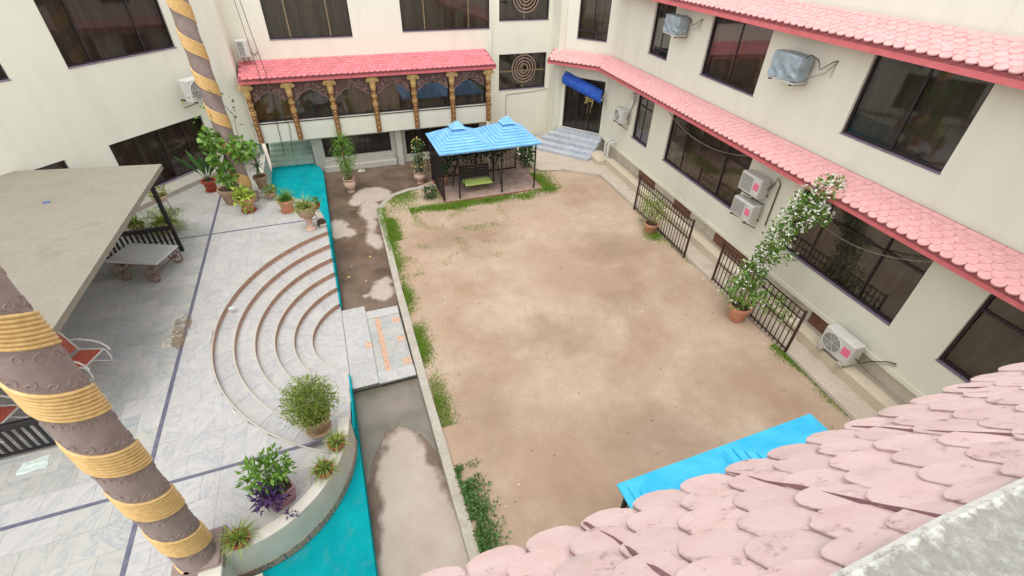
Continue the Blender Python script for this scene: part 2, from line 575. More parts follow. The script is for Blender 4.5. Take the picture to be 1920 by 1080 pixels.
M['grey_cloth'] = plain('grey_awning_cloth', s(140, 148, 152), s(170, 176, 178), 6, .6, .25, 30)
M['yellow'] = plain('chair_yellow', s(220, 196, 110), s(232, 210, 132), 10, .6, 0)
M['emblem'] = plain('tan_window_film', s(136, 112, 98), s(152, 128, 112), 10, .6, .1)
M['cable'] = plain('grey_cable', s(120, 112, 100), s(150, 142, 128), 10, .6, 0)
M['cable_dark'] = plain('black_cable', s(44, 40, 38), s(60, 54, 50), 10, .6, 0)
M['brick'] = plain('brown_brick', s(120, 84, 66), s(150, 108, 86), 9, .85, .4, 50, vary=.15)
M['terracotta'] = plain('terracotta', s(190, 128, 100), s(208, 150, 122), 6, .8, .25, 40, vary=.08)
M['terracotta_red'] = plain('red_terracotta', s(150, 62, 44), s(172, 78, 56), 6, .75, .2, 40)
M['clay'] = plain('tan_clay', s(160, 132, 108), s(182, 152, 126), 6, .85, .3, 40, vary=.06)
M['pot_pink'] = plain('pale_pot_paint', s(196, 160, 140), s(210, 182, 164), 6, .75, .25, 40)
M['mauve_pot'] = plain('mauve_box_pot', s(140, 104, 114), s(166, 126, 132), 6, .75, .25, 40)
M['soil'] = plain('potting_soil', s(58, 44, 34), s(84, 64, 50), 20, .95, .6, 60)
M['bark'] = plain('bark', s(112, 88, 64), s(146, 116, 86), 12, .9, .6, 40)
M['green_seat'] = plain('lime_seat', s(176, 196, 96), s(192, 208, 120), 6, .55, .1)
M['red_weave'] = plain('red_webbing', s(176, 84, 66), s(202, 108, 88), 18, .7, .4, 60)
M['tube_white'] = plain('white_tube', s(226, 224, 216), s(210, 206, 198), 8, .4, .05)
M['iron_wheel'] = plain('rusty_cart_iron', s(104, 78, 66), s(134, 104, 88), 12, .75, .4, 50)
M['paper'] = plain('pale_rag', s(196, 206, 196), s(176, 192, 184), 8, .8, .3, 30)
def mud_mat():
    m = Mat('drying_mud')
    p = m.pos()
    m.link(m.ramp(m.noise(p, 5, 7, .75, .5), [(.4, 0), (.62, .85)]), m.b.inputs['Alpha'])
    m.bump(m.noise(p, 30, 4), .4, .01)
    return m.done(m.ramp(m.noise(p, 7, 5), [(.3, s(122, 100, 74)), (.7, s(152, 130, 100))]), .7, 0, .3)
M['mud'] = mud_mat()
M['marble_step'] = marble('pale_blue_marble', s(190, 193, 196), s(136, 148, 166), s(170, 178, 188), True, 1.0, .08, .4)
M['nosing'] = plain('beige_nosing', s(190, 182, 168), s(178, 170, 156), 4, .5, .05)
M['pebble'] = plain('pebble', s(214, 204, 190), s(176, 160, 140), 5, .8, .2, vary=.3, what='isl')

def leaf_mat(name, a, b, c, trans=.25, vary=.25):
    m = Mat(name)
    r = m.node('ShaderNodeNewGeometry').outputs['Random Per Island']
    col = m.ramp(r, [(0, a), (.5, b), (1, c)])
    m.put(m.b.inputs['Base Color'], col)
    m.b.inputs['Roughness'].default_value = .5
    m.b.inputs['Specular IOR Level'].default_value = .35
    t = m.node('ShaderNodeBsdfTranslucent')
    m.link(col, t.inputs['Color'])
    mx = m.node('ShaderNodeMixShader'); mx.inputs[0].default_value = trans
    m.link(m.b.outputs[0], mx.inputs[1]); m.link(t.outputs[0], mx.inputs[2])
    m.link(mx.outputs[0], m.n['Material Output'].inputs['Surface'])
    return m.m
M['leaf'] = leaf_mat('leaf_green', s(74, 112, 40), s(104, 146, 54), s(136, 172, 80))
M['leaf_dark'] = leaf_mat('leaf_dark_green', s(34, 66, 32), s(52, 88, 40), s(78, 116, 54))
M['leaf_olive'] = leaf_mat('leaf_olive', s(96, 118, 46), s(132, 150, 66), s(168, 182, 98))
M['leaf_lime'] = leaf_mat('leaf_lime', s(150, 174, 60), s(182, 200, 84), s(120, 150, 50))
M['leaf_purple'] = leaf_mat('leaf_purple', s(52, 32, 70), s(74, 46, 96), s(98, 66, 120))
M['flower_white'] = leaf_mat('white_petal', s(238, 238, 226), s(246, 244, 236), s(226, 228, 210), .2)
M['flower_yellow'] = leaf_mat('yellow_petal', s(232, 216, 120), s(240, 230, 160), s(220, 200, 90), .2)
M['grass'] = leaf_mat('lawn_grass', s(92, 134, 38), s(122, 162, 52), s(164, 174, 84))
M['weed'] = leaf_mat('weed_leaf', s(64, 100, 48), s(92, 130, 66), s(120, 152, 88))

# ------------------------------------------------------------------ ground
P0 = 0.95                      # level of the marble terrace
g = MB(); g.quad((-90, -90, -.4), (90, -90, -.4), (90, 110, -.4), (-90, 110, -.4))
obj('ground', g, M['path'], kind='structure')
g = MB(); g.box(-.84, 13.4, -3, 24.4, -.39, -.25)
obj('channel_floor', g, M['channel'], kind='structure')

LAWN = [(.96, -.5), (.96, 17.45), (1.3, 18.1), (1.75, 18.65), (2.5, 18.98), (4.2, 19.95), (8.4, 19.95), (8.75, 19.05), (9.66, 18.83), (11.19, 17.7),
        (11.02, 14.68), (10.6, 9.28), (10.33, 5.87), (10.09, 3.54), (9.7, -.5)]
g = MB()
def lawn_z(x, y):
    return .05 * (noise.noise(Vector((x * .45, y * .45, 3))) + .4 * noise.noise(Vector((x * 1.7, y * 1.7, 7)))) 
def inside(p, poly):
    c = False
    for i in range(len(poly)):
        a, b = poly[i], poly[i - 1]
        if (a[1] > p[1]) != (b[1] > p[1]) and p[0] < (b[0] - a[0]) * (p[1] - a[1]) / (b[1] - a[1]) + a[0]:
            c = not c
    return c
g.prism(LAWN, -.38, -.03)
xs = [.97 + i * .2 for i in range(52)]; ys = [-.4 + i * .2 for i in range(103)]
idx = {}
for i, x in enumerate(xs):
    for j, y in enumerate(ys):
        idx[i, j] = len(g.v); g.v.append(Vector((x, y, lawn_z(x, y))))
for i in range(len(xs) - 1):
    for j in range(len(ys) - 1):
        if all(inside((xs[i + a], ys[j + b]), LAWN) for a in (0, 1) for b in (0, 1)):
            g.f.append((idx[i, j], idx[i + 1, j], idx[i + 1, j + 1], idx[i, j + 1]))
        elif any(inside((xs[i + a], ys[j + b]), LAWN) for a in (0, 1) for b in (0, 1)):
            q = [idx[i + a, j + b] for a, b in ((0, 0), (1, 0), (1, 1), (0, 1)) if inside((xs[i + a], ys[j + b]), LAWN)]
            if len(q) == 3: g.f.append(tuple(q))
obj('earth_yard', g, M['dirt'], kind='structure')

def along(mb, pts, w, z0, z1, side=1, jit=0.0):
    """a kerb of width w on one side of a polyline"""
    n = len(pts)
    out = []
    for i, p in enumerate(pts):
        a = Vector(pts[max(i - 1, 0)]); b = Vector(pts[min(i + 1, n - 1)])
        t = (b - a).normalized(); q = Vector((-t.y, t.x)) * w * side
        out.append((p[0] + q.x + R.uniform(-jit, jit), p[1] + q.y + R.uniform(-jit, jit)))
    for i in range(n - 1):
        A, B, C, D = pts[i], pts[i + 1], out[i + 1], out[i]
        h0 = z1
        mb.add([(A[0], A[1], z0), (B[0], B[1], z0), (C[0], C[1], z0), (D[0], D[1], z0), (A[0], A[1], h0), (B[0], B[1], h0), (C[0], C[1], h0), (D[0], D[1], h0)],
               [(4, 5, 6, 7), (0, 1, 5, 4), (2, 3, 7, 6), (1, 2, 6, 5), (3, 0, 4, 7)])
def dense(pts, step):
    o = []
    for a, b in zip(pts, pts[1:]):
        k = max(1, int(sqrt((b[0] - a[0]) ** 2 + (b[1] - a[1]) ** 2) / step))
        o += [(a[0] + (b[0] - a[0]) * i / k, a[1] + (b[1] - a[1]) * i / k) for i in range(k)]
    return o + [pts[-1]]
k = MB(); along(k, dense([(.76, -.5), (.76, 8), (.8, 11.3), (.9, 15), (.96, 17.5), (1.3, 18.15), (1.75, 18.7), (2.5, 19.02), (3.7, 19.12)], .6), .2, -.26, .05, -1, .012)
obj('kerb', k, M['concrete'], kind='structure')
k = MB()
PATH = [(9.7, -.5), (10.09, 3.54), (10.33, 5.87), (10.6, 9.28), (11.02, 14.68), (11.19, 17.7), (9.66, 18.83), (8.75, 19.1), (8.4, 19.9), (8.6, 23.3), (13.2, 23.3), (13.2, -.5)]
k.prism(PATH, -.3, .035)
along(k, dense([(9.72, -.5), (10.11, 3.54), (10.35, 5.87), (10.62, 9.28), (11.04, 14.68), (11.2, 17.72), (9.7, 18.86)], .8), .13, 0, .075, -1, .012)
obj('path', k, M['path'], kind='structure')

# pool of rain water left in the channel below the little bridge
w = MB()
pool = []
pool = [(.752, 8.9), (-.822, 8.9)]
for i in range(45):                      # ragged southern edge
    f = i / 44
    x = -.822 + 1.574 * f
    pool.append((x, 6.0 + 1.15 * (1 - (2 * f - 1.05) ** 2) + .3 * noise.noise(Vector((x * 3, 1, 5))) + .1 * noise.noise(Vector((x * 11, 4, 5)))))
w.prism(pool, -.249, -.238)
m = Mat('rain_water')
m.bump(m.noise(m.pos(), 2.0, 3), .03, .02)
m.b.inputs['Alpha'].default_value = .55
obj('water', w, m.done(m.ramp(m.noise(m.pos(), 1.2, 4), [(.35, s(124, 122, 106)), (.65, s(160, 148, 136))]), .06, 0, .5), kind='structure')

# ------------------------------------------------------------------ marble terrace with its fan of steps
ARC = [(1.08 - .2 * i, 10.3, (1.08 - .2 * i) + (3.76 - .42 * i)) for i in range(6)]
RISE = .16
EDGE = -.86
T_SOUTH = [-1.0] * 6
def arcpt(i, t, dr=0.0):
    """a point of step edge i; t runs from its south end (-1) to its north end (1)"""
    cx, cy, r = ARC[i]
    r += dr
    e = math.acos(max(-1, min(1, (cx - EDGE) / r)))
    if t < 0: t *= -T_SOUTH[i]
    a = pi - e * t
    return (cx + r * cos(a), cy + r * sin(a))
SOUTH = [(-.86, 6.75), (-.93, 6.3), (-1.08, 5.88), (-1.31, 5.48), (-1.6, 5.15), (-1.94, 4.9), (-2.25, 4.76), (-2.6, 4.68), (-3.2, 4.66)]
for i in range(6):                      # the outer steps run into the curved parapet
    for k in range(101):
        x, y = arcpt(i, -k / 100)
        bad = False
        if y < 8.5:
            for a, b in zip(SOUTH, SOUTH[1:]):
                tt = Vector((b[0] - a[0], b[1] - a[1])).normalized()
                if (x - a[0]) * tt.y - (y - a[1]) * tt.x < (.19 if a[1] < 6.7 else 0): bad = True
        if bad:
            T_SOUTH[i] = -(k - 1) / 100
            break
NORTH = [(-3.12, 18.2), (-2.5, 17.85), (-1.75, 17.3), (-1.25, 16.6), (-.97, 15.9), (-.86, 15.0)]
WALL_A, WALL_D = (-7.07, 18.06), (.672, .740)
def wallpt(u, n=0):
    d = Vector(WALL_D).normalized()
    return (WALL_A[0] + d.x * u - d.y * n, WALL_A[1] + d.y * u + d.x * n)

terrace = thing('marble_terrace', (-4.4, 11, 0), 'raised white marble terrace with dark inlaid lines and a fan of curved steps', 'terrace')
g = MB()
poly = [arcpt(0, -1 + 2 * i / 40, .03) for i in range(41)]              # south end of the fan to its north end
poly = poly + NORTH[::-1] + [(-3.12, 22.2), wallpt(5.6), wallpt(-12), (-15.2, 1.0), (-3.2, 1.0), (-3.2, 4.66)] + SOUTH[::-1][1:]
g.prism(poly, -.39, P0 - .024)
obj('base', g, M['marble_base'], terrace)

def clip(poly, px, py, nx, ny):
    """keep the side of the line through (px,py) that the normal (nx,ny) points to"""
    out = []
    for i in range(len(poly)):
        a, b = poly[i], poly[(i + 1) % len(poly)]
        da = (a[0] - px) * nx + (a[1] - py) * ny
        db = (b[0] - px) * nx + (b[1] - py) * ny
        if da >= 0: out.append(a)
        if (da >= 0) != (db >= 0):
            t = da / (da - db)
            out.append((a[0] + (b[0] - a[0]) * t, a[1] + (b[1] - a[1]) * t))
    return out
def area(p):
    return abs(sum(p[i - 1][0] * p[i][1] - p[i][0] * p[i - 1][1] for i in range(len(p)))) / 2
def trim(poly):
    cx = sum(p[0] for p in poly) / len(poly); cy = sum(p[1] for p in poly) / len(poly)
    ax, ay, ar = ARC[0]
    d = sqrt((cx - ax) ** 2 + (cy - ay) ** 2)
    if cx < ax and abs(d - ar) < 1.2 and 5.6 < cy < 15.2:
        ux, uy = (cx - ax) / d, (cy - ay) / d
        poly = clip(poly, ax + ux * (ar + .021), ay + uy * (ar + .021), ux, uy)
    elif cx < ax and d < ar and 5.6 < cy < 15.2:
        return []
    if cx > -3.2 and poly:
        for C, s0 in ((SOUTH, 1), (NORTH, -1)):
            if (C is SOUTH and cy < 8) or (C is NORTH and cy > 13.5):
                for a, b in zip(C, C[1:]):
                    t = Vector((b[0] - a[0], b[1] - a[1])).normalized()
                    nx, ny = (t.y, -t.x)
                    off = .2 if C is SOUTH else .03
                    poly = clip(poly, a[0] + nx * off, a[1] + ny * off, nx, ny)
                    if not poly: return []
    d = Vector(WALL_D).normalized()
    if poly:
        poly = clip(poly, *wallpt(0, -.01), d.y, -d.x)
    return poly
SL = []
for (x0, x1) in ((-8.3, -4.46), (-4.38, -3.2), (-3.2, EDGE)):
    for (y0, y1) in ((2.4, 6.364), (6.436, 15.664), (15.736, 20.6)):
        rowsn = max(1, round((y1 - y0) / .47)); rh = (y1 - y0) / rowsn
        for r in range(rowsn):
            nx = max(1, round((x1 - x0) / .74)); cw = (x1 - x0) / nx
            cuts = [x0] + [x0 + cw * (i + (.5 if r % 2 else 0)) for i in range(0 if r % 2 else 1, nx)] + [x1]
            for a, b in zip(cuts, cuts[1:]):
                p = trim([(a + .0015, y0 + r * rh + .0015), (b - .0015, y0 + r * rh + .0015), (b - .0015, y0 + (r + 1) * rh - .0015), (a + .0015, y0 + (r + 1) * rh - .0015)])
                if p and len(p) > 2 and area(p) > .004:
                    SL.append(p)
SL.sort(key=lambda p: p[0][0] ** 2 + p[0][1] ** 2)
rest = MB()
for i, p in enumerate(SL):
    zt = P0 + R.uniform(-.0015, .0015)
    if i < 298:
        q = MB(); q.prism(p, P0 - .024, zt)
        obj('marble_slab', q, M['marble'] if p[0][0] > -4.42 or R.random() < .35 else M['marble_blue'], terrace)
    else:
        rest.prism(p, P0 - .024, zt)
if rest.v:
    obj('far_marble_slabs', rest, M['marble_blue'], terrace, kind='stuff')
for (x0, x1, y0, y1) in ((-4.457, -4.383, 1.2, 20.3), (-15, -4.46, 6.366, 6.434), (-4.38, -1.42, 6.366, 6.434), (-9.4, -4.46, 15.666, 15.734), (-4.38, -1.22, 15.666, 15.734)):
    q = MB(); q.box(x0, x1, y0, y1, P0 - .03, P0 + .0005)
    obj('inlay_strip', q, M['strip'], terrace)

NT = 11
for i in range(6):
    z_up = P0 - RISE * i; z = P0 - RISE * (i + 1)
    st = MB()
    pts = [arcpt(i, -1 + 2 * j / 48) for j in range(49)]
    for a, b in zip(pts, pts[1:]):
        st.quad((a[0], a[1], z - .03), (b[0], b[1], z - .03), (b[0], b[1], z_up - .013), (a[0], a[1], z_up - .013))
    step = obj('step', st, M['mosaic'], terrace)
    no = MB()
    for j in range(48):
        A, B = arcpt(i, -1 + 2 * j / 48, -.012), arcpt(i, -1 + 2 * (j + 1) / 48, -.012)
        C, D = arcpt(i, -1 + 2 * (j + 1) / 48, .02), arcpt(i, -1 + 2 * j / 48, .02)
        no.prism([A, B, C, D][::-1], z_up - .014, z_up + .002)
    obj('nosing', no, M['nosing'], step)
    n = NT - i
    for j in range(n):
        q = MB()
        t0, t1 = -1 + 2 * j / n + .0008, -1 + 2 * (j + 1) / n - .0008
        outer = [arcpt(i, t0 + (t1 - t0) * k / 4, -.001) for k in range(5)]
        if i < 5:
            inner = [arcpt(i + 1, t0 + (t1 - t0) * k / 4, .018) for k in range(5)]
        else:
            inner = [(EDGE + .015, 10.3 + 1.52 * (t0 + (t1 - t0) * k / 4)) for k in range(5)]
        q.prism(outer + inner[::-1], z - .05, z + R.uniform(-.001, .001))
        obj('tread_slab', q, M['marble'], step)

# curved white parapet wall south of the fan, with its tile band
par = thing('parapet_wall', (-2, 5, -.1), 'low curved white wall with a blue and brown mosaic band below the spiky plants', 'wall')
def smooth(pts, n):
    out = []
    for i in range(len(pts) - 1):
        p0, p1, p2, p3 = pts[max(i - 1, 0)], pts[i], pts[i + 1], pts[min(i + 2, len(pts) - 1)]
        for k in range(n):
            t = k / n
            out.append(tuple(.5 * ((2 * p1[c]) + (-p0[c] + p2[c]) * t + (2 * p0[c] - 5 * p1[c] + 4 * p2[c] - p3[c]) * t * t + (-p0[c] + 3 * p1[c] - 3 * p2[c] + p3[c]) * t ** 3) for c in (0, 1)))
    return out + [pts[-1]]
SC_ = smooth(SOUTH[:-1] + [(-3.05, 4.64)], 5)
def ribbon(mb, pts, o0, o1, z0, z1):
    """closed strip between two offsets of a polyline"""
    n = len(pts); A, B = [], []
    for i, p in enumerate(pts):
        a = Vector(pts[max(i - 1, 0)]); b = Vector(pts[min(i + 1, n - 1)])
        t = (b - a).normalized(); q = Vector((-t.y, t.x))
        A.append((p[0] + q.x * o0, p[1] + q.y * o0)); B.append((p[0] + q.x * o1, p[1] + q.y * o1))
    for i in range(n - 1):
        P, Q, U, V = A[i], A[i + 1], B[i + 1], B[i]
        mb.add([(P[0], P[1], z0), (Q[0], Q[1], z0), (U[0], U[1], z0), (V[0], V[1], z0), (P[0], P[1], z1), (Q[0], Q[1], z1), (U[0], U[1], z1), (V[0], V[1], z1)],
               [(4, 7, 6, 5), (0, 4, 5, 1), (2, 6, 7, 3)] + ([(0, 3, 7, 4)] if i == 0 else []) + ([(1, 5, 6, 2)] if i == n - 2 else []))
q = MB(); ribbon(q, SC_, .0, -.21, -.12, 1.02)
obj('wall_body', q, M['white'], par)
q = MB(); ribbon(q, SC_, .012, .0, .14, .33)
obj('mosaic_band', q, M['mosaic_blue'], par)
q = MB(); q.cbox(-3.3, -2.96, 4.2, 4.66, -.12, 1.06, .012); q.cbox(-3.3, -3.0, 1.0, 4.2, -.12, 1.03, .012); q.box(-2.96, -2.6, 4.3, 4.56, -.1, .3)
obj('end_pier', q, M['white'], par)
kn = thing('edging_wall', (-2, 17, 0), 'low grey curb edging the terrace behind the row of pots', 'wall')
q = MB(); ribbon(q, smooth(NORTH, 4), .0, -.2, .2, P0 + .1)
obj('wall_body', q, M['concrete'], kn)
q = MB(); q.cbox(-3.2, -2.98, 18.25, 22.15, -.2, P0 + .12, .01)
obj('side_wall', q, M['white'], kn)

# teal carpet: floor, and the drape over the ends of the steps
g = MB()
g.prism([(-.86, 12.5), (-.825, 12.5), (-.825, 21.6), (-.95, 22.4), (-1.25, 22.94), (-3.0, 22.94), (-3.0, 17.6), (-1.7, 16.8), (-.95, 15.2)], -.3, .12)
carpet_n = obj('carpet', g, M['teal'], label='teal carpet at the far end of the terrace before the greenish stairs', cat='carpet', group='teal carpets')
g = MB()
g.prism([(-3.0, -1), (-.825, -1), (-.825, 7.6), (-.86, 7.6), (-.88, 6.9), (-1.5, 5.6), (-3.0, 4.9)], -.3, .12)
carpet_s = obj('carpet', g, M['teal'], label='teal carpet below the curved white wall at the bottom of the picture', cat='carpet', group='teal carpets')
prof = [(11.85, -.2)]
for i in range(5, -1, -1):
    y = arcpt(i, 1)[1]
    prof += [(y, P0 - RISE * (i + 1) - .02), (y, P0 - RISE * i - .025)]
prof += [(15.1, P0 - .03), (15.1, -.2)]
pr2 = [(8.8, -.2)]
for i in range(5, 1, -1):
    y = arcpt(i, -1)[1]
    pr2 += [(y, P0 - RISE * (i + 1) - .02), (y, P0 - RISE * i - .025)]
pr2 += [(6.76, P0 - RISE * 2 - .025), (6.76, -.2)]
for pf, cp in ((prof, carpet_n), (pr2, carpet_s)):
    n = len(pf)
    g = MB()
    g.add([(EDGE + .0, y, z) for y, z in pf] + [(EDGE + .04, y, z - .004) for y, z in pf],
          [tuple(range(n, 2 * n)), tuple(range(n - 1, -1, -1))] + [(i, (i + 1) % n, n + (i + 1) % n, n + i) for i in range(n)])
    obj('drape', g, M['teal'], cp)

# little marble bridge over the channel
br = thing('marble_bridge', (0, 10, -.25), 'white marble footbridge with orange mosaic insets over the wet channel', 'bridge')
q = MB(); q.box(-.82, -.2, 8.5, 11.55, -.19, -.052); q.box(-.2, .74, 8.5, 11.3, -.19, -.087)
obj('deck', q, M['marble_base'], br)
for i in range(4):
    q = MB(); q.cbox(-.835, -.18, 8.45 + i * .79, 8.45 + (i + 1) * .79 - .004, -.05, -.024, .004); obj('marble_slab', q, M['marble'], br)
for (x0, x1, y0, y1) in ((-.175, .75, 8.43, 8.8), (-.175, .75, 11.0, 11.35)):
    for i in range(2):
        q = MB(); q.cbox(x0 + i * .46, x0 + (i + 1) * .46, y0, y1, -.085, -.045, .004); obj('marble_slab', q, M['marble'], br)
for i in range(4):
    for (x0, x1) in ((-.175, .03), (.17, .74)):
        q = MB(); q.box(x0, x1 - .003, 8.803 + i * .549, 8.803 + (i + 1) * .549 - .003, -.085, -.062); obj('marble_slab', q, M['marble_blue'], br)
for i in range(8):
    q = MB(); q.box(.033, .167, 8.81 + i * .273, 8.81 + (i + 1) * .273 - .004, -.085, -.0605); obj('mosaic_tile', q, M['inset'], br)
for y in (9.0, 9.9, 10.72):
    q = MB(); q.box(.5, .72, y - .11, y + .11, -.064, -.0585); obj('mosaic_tile', q, M['inset'], br)
q = MB(); q.box(-.36, -.185, 9.75, 10.0, -.03, -.0205); obj('mosaic_tile', q, M['inset'], br)

# ------------------------------------------------------------------ buildings: wall, window and roof builders
def wall(T, u0, u1, z0, z1, holes, depth=.6, reveal=.16):
    mb = MB(T)
    us = sorted({u0, u1} | {h[0] for h in holes} | {h[1] for h in holes})
    zs = sorted({z0, z1} | {h[2] for h in holes} | {h[3] for h in holes})
    us = [u for u in us if u0 <= u <= u1]; zs = [z for z in zs if z0 <= z <= z1]
    for a, b in zip(us, us[1:]):
        for c, d in zip(zs, zs[1:]):
            mu, mz = (a + b) / 2, (c + d) / 2
            if not any(h[0] < mu < h[1] and h[2] < mz < h[3] for h in holes):
                mb.quad((a, 0, c), (b, 0, c), (b, 0, d), (a, 0, d))
    for (a, b, c, d) in holes:
        mb.quad((a, 0, c), (a, reveal, c), (b, reveal, c), (b, 0, c))
        mb.quad((a, 0, d), (b, 0, d), (b, reveal, d), (a, reveal, d))
        mb.quad((a, 0, c), (a, 0, d), (a, reveal, d), (a, reveal, c))
        mb.quad((b, 0, c), (b, reveal, c), (b, reveal, d), (b, 0, d))
    mb.quad((u0, depth, z0), (u0, depth, z1), (u1, depth, z1), (u1, depth, z0))
    mb.quad((u0, 0, z1), (u1, 0, z1), (u1, depth, z1), (u0, depth, z1))
    mb.quad((u0, 0, z0), (u0, depth, z0), (u1, depth, z0), (u1, 0, z0))
    mb.quad((u0, 0, z0), (u0, 0, z1), (u0, depth, z1), (u0, depth, z0))
    mb.quad((u1, 0, z0), (u1, depth, z0), (u1, depth, z1), (u1, 0, z1))
    return mb

def window(parent, T, u0, u1, z0, z1, mulls=(), trans=(), glass='glass', curtain='curtain', mull='frame', n0=.07, sill=True, shift=(), name='window'):
    """frame with its bars; each pane, the curtain behind and the sill are sub-parts; shift: panes that slide in front"""
    fr = MB(T)
    e = .055
    fr.box(u0, u1, n0, n0 + .07, z0, z0 + e); fr.box(u0, u1, n0, n0 + .07, z1 - e, z1)
    fr.box(u0, u0 + e, n0, n0 + .07, z0 + e, z1 - e); fr.box(u1 - e, u1, n0, n0 + .07, z0 + e, z1 - e)
    w = obj(name, fr, M['frame'], parent)
    us = [u0 + e] + sorted(mulls) + [u1 - e]
    zs = [z0 + e] + sorted(trans) + [z1 - e]
    if mulls or trans:
        for u in mulls:
            b = MB(T); b.box(u - .025, u + .025, n0 + .005, n0 + .065, z0 + e, z1 - e); obj('mullion', b, M[mull], w)
        for z in trans:
            for a, c in zip(us, us[1:]):
                b = MB(T); b.box(a + (.026 if a in mulls else 0), c - (.026 if c in mulls else 0), n0 + .008, n0 + .062, z - .03, z + .03); obj('transom', b, M[mull], w)
    for i, (a, c) in enumerate(zip(us, us[1:])):
        for (d, f) in zip(zs, zs[1:]):
            p = MB(T)
            k = n0 + (.02 if (i in shift) else .042)
            p.quad((a, k, d), (c, k, d), (c, k, f), (a, k, f))
            obj('pane', p, M[glass], w)
    c = MB(T)
    n = max(8, int((u1 - u0) / .07))
    ph = R.uniform(0, 9)
    for i in range(n):
        a, d = u0 - .02 + (u1 - u0 + .04) * i / n, u0 - .02 + (u1 - u0 + .04) * (i + 1) / n
        f = lambda u: .3 + .045 * sin(u * 34 + ph + 2 * sin(u * 3))
        c.quad((a, f(a), z0 - .05), (d, f(d), z0 - .05), (d, f(d), z1 + .05), (a, f(a), z1 + .05))
    obj('curtain', c, M[curtain], w, smooth=True)
    if sill:
        q = MB(T); q.cbox(u0 - .01, u1 + .01, -.015, .068, z0 - .025, z0 + .006, .005)
        obj('sill', q, M['sill'], w)
    return w

def tile_mesh(name, wd, ln, mat, th=.03, seed=0, rough=0.0):
    """one fish-scale tile: round lower end at y = 0, body running up the slope; seed changes its chips"""
    mb = MB()
    prof = []
    k = 13
    rr = random.Random(seed)
    chipped = rr.randrange(1, k - 2) if rr.random() < .45 else -9
    for i in range(k):
        a = pi + pi * i / (k - 1)
        f = 1 + rr.uniform(-rough, rough)
        if abs(i - chipped) < 1 and rough: f -= rough * 3.2
        prof.append((wd * .487 * cos(a) * f, wd * .42 + wd * .42 * sin(a) * f))
    prof += [(wd * .485, ln), (-wd * .485, ln)]
    n = len(prof)
    mb.v = [Vector((x, y, -th)) for x, y in prof] + [Vector((x * .985, y + .004 if y < wd * .4 else y, 0 - .10 * th * (1 if y < wd * .2 else 0))) for x, y in prof]
    mb.f = [tuple(range(n, 2 * n)), tuple(range(n - 1, -1, -1))] + [(i, (i + 1) % n, n + (i + 1) % n, n + i) for i in range(n)]
    return mesh(name, mb, mat)

def awning(parent, T, u0, u1, ne, ze, nt, zt, wd, ex, tmat, fascia=.2, mort='mortar', slots=None, jit=1.0, mitre0=0.0, mitre1=0.0, seam=0.0):
    """tiled lean-to roof: eave at (ne, ze), top at (nt, zt); the deck is the part and every tile a sub-part"""
    d = MB(T)
    sl = sqrt((nt - ne) ** 2 + (zt - ze) ** 2)
    m0, m1 = mitre0, mitre1
    d.add([(u0 - m0, ne + .03, ze - .03), (u1 + m1, ne + .03, ze - .03), (u1, nt, zt - .03), (u0, nt, zt - .03),
           (u0 - m0, ne + .03, ze - .1), (u1 + m1, ne + .03, ze - .1), (u1, nt, ze - .1), (u0, nt, ze - .1)],
          [(0, 1, 2, 3), (4, 7, 6, 5), (0, 4, 5, 1), (1, 5, 6, 2), (3, 7, 4, 0)])
    roof = obj('awning_roof', d, M[mort], parent)
    f = MB(T); f.box(u0 - m0, u1 + m1, ne + .035, ne + .115, ze - fascia, ze - .032)
    obj('fascia', f, M['red'], roof)
    rowsn = int((sl - .04) / ex)
    me = [tile_mesh('tile', wd, ex * 1.85, M[tmat],   .014 if jit > 1 else .028, sd, .03 if jit > 1 else .012) for sd in range(7)]
    O = T(0, 0, 0); U = T(1, 0, 0) - O
    S = (T(0, nt, zt) - T(0, ne, ze)).normalized()
    Nn = U.cross(S).normalized()
    cand = []
    for r in range(rowsn + 1):
        t = (r * ex) / sl
        a, b = u0 - m0 * (1 - t), u1 + m1 * (1 - t)
        off = (r % 2) * wd * .5
        k0 = int(math.floor((a - off) / wd)) ; k1 = int(math.ceil((b - off) / wd))
        for i in range(k0, k1 + 1):
            u = i * wd + off + seam * math.floor(i / 3)
            if a + wd * .35 <= u <= b - wd * .35:
                top = r >= rowsn
                cand.append((u, r, top))
    put = []
    for (u, r, top) in cand:
        dist = r * ex - .045
        p = T(u, 0, 0) - O + T(0, ne, ze) + S * dist + Nn * .018
        tilt = radians((3.7 if jit > 1 else 4.6) + R.uniform(-.5, .6) * jit)
        rz = radians(R.uniform(-1.6, 1.6) * jit)
        B = Matrix((U.to_4d(), S.to_4d(), Nn.to_4d())).to_3x3().transposed().to_4x4()
        Wt = Matrix.Translation(p + Nn * (.012 + R.uniform(-.0015, .0025) * jit)) @ B @ Matrix.Rotation(-tilt, 4, 'X') @ Matrix.Rotation(rz, 4, 'Z')
        if top:
            Wt = Wt @ Matrix.Diagonal((1, .5, 1, 1))
        put.append((p, Wt))
    return roof, me, put

def lay_tiles(batches, limit=298):
    """batches of one building: the nearest tiles are objects of their own, the rest one part of their roof"""
    allp = []
    for bi, (roof, me, put) in enumerate(batches):
        for (p, Wt) in put:
            allp.append(((p - Vector((1.2, 0, 9))).length, bi, Wt))
    allp.sort(key=lambda q: q[0])
    rest = {}
    for i, (dst, bi, Wt) in enumerate(allp):
        roof, me, _ = batches[bi]
        if i < limit:
            newobj('tile', R.choice(me), roof, Wt)
        else:
            rest.setdefault(bi, []).append(Wt)
    for bi, ms in rest.items():
        roof, me, _ = batches[bi]
        q = MB()
        for Wt in ms:
            mm = R.choice(me); vs_ = [v.co for v in mm.vertices]; fs_ = [tuple(p.vertices) for p in mm.polygons]
            o = len(q.v)
            q.v += [Wt @ v for v in vs_]
            q.f += [tuple(x + o for x in f) for f in fs_]
        obj('far_tiles', q, me[0].materials[0], roof, kind='stuff')

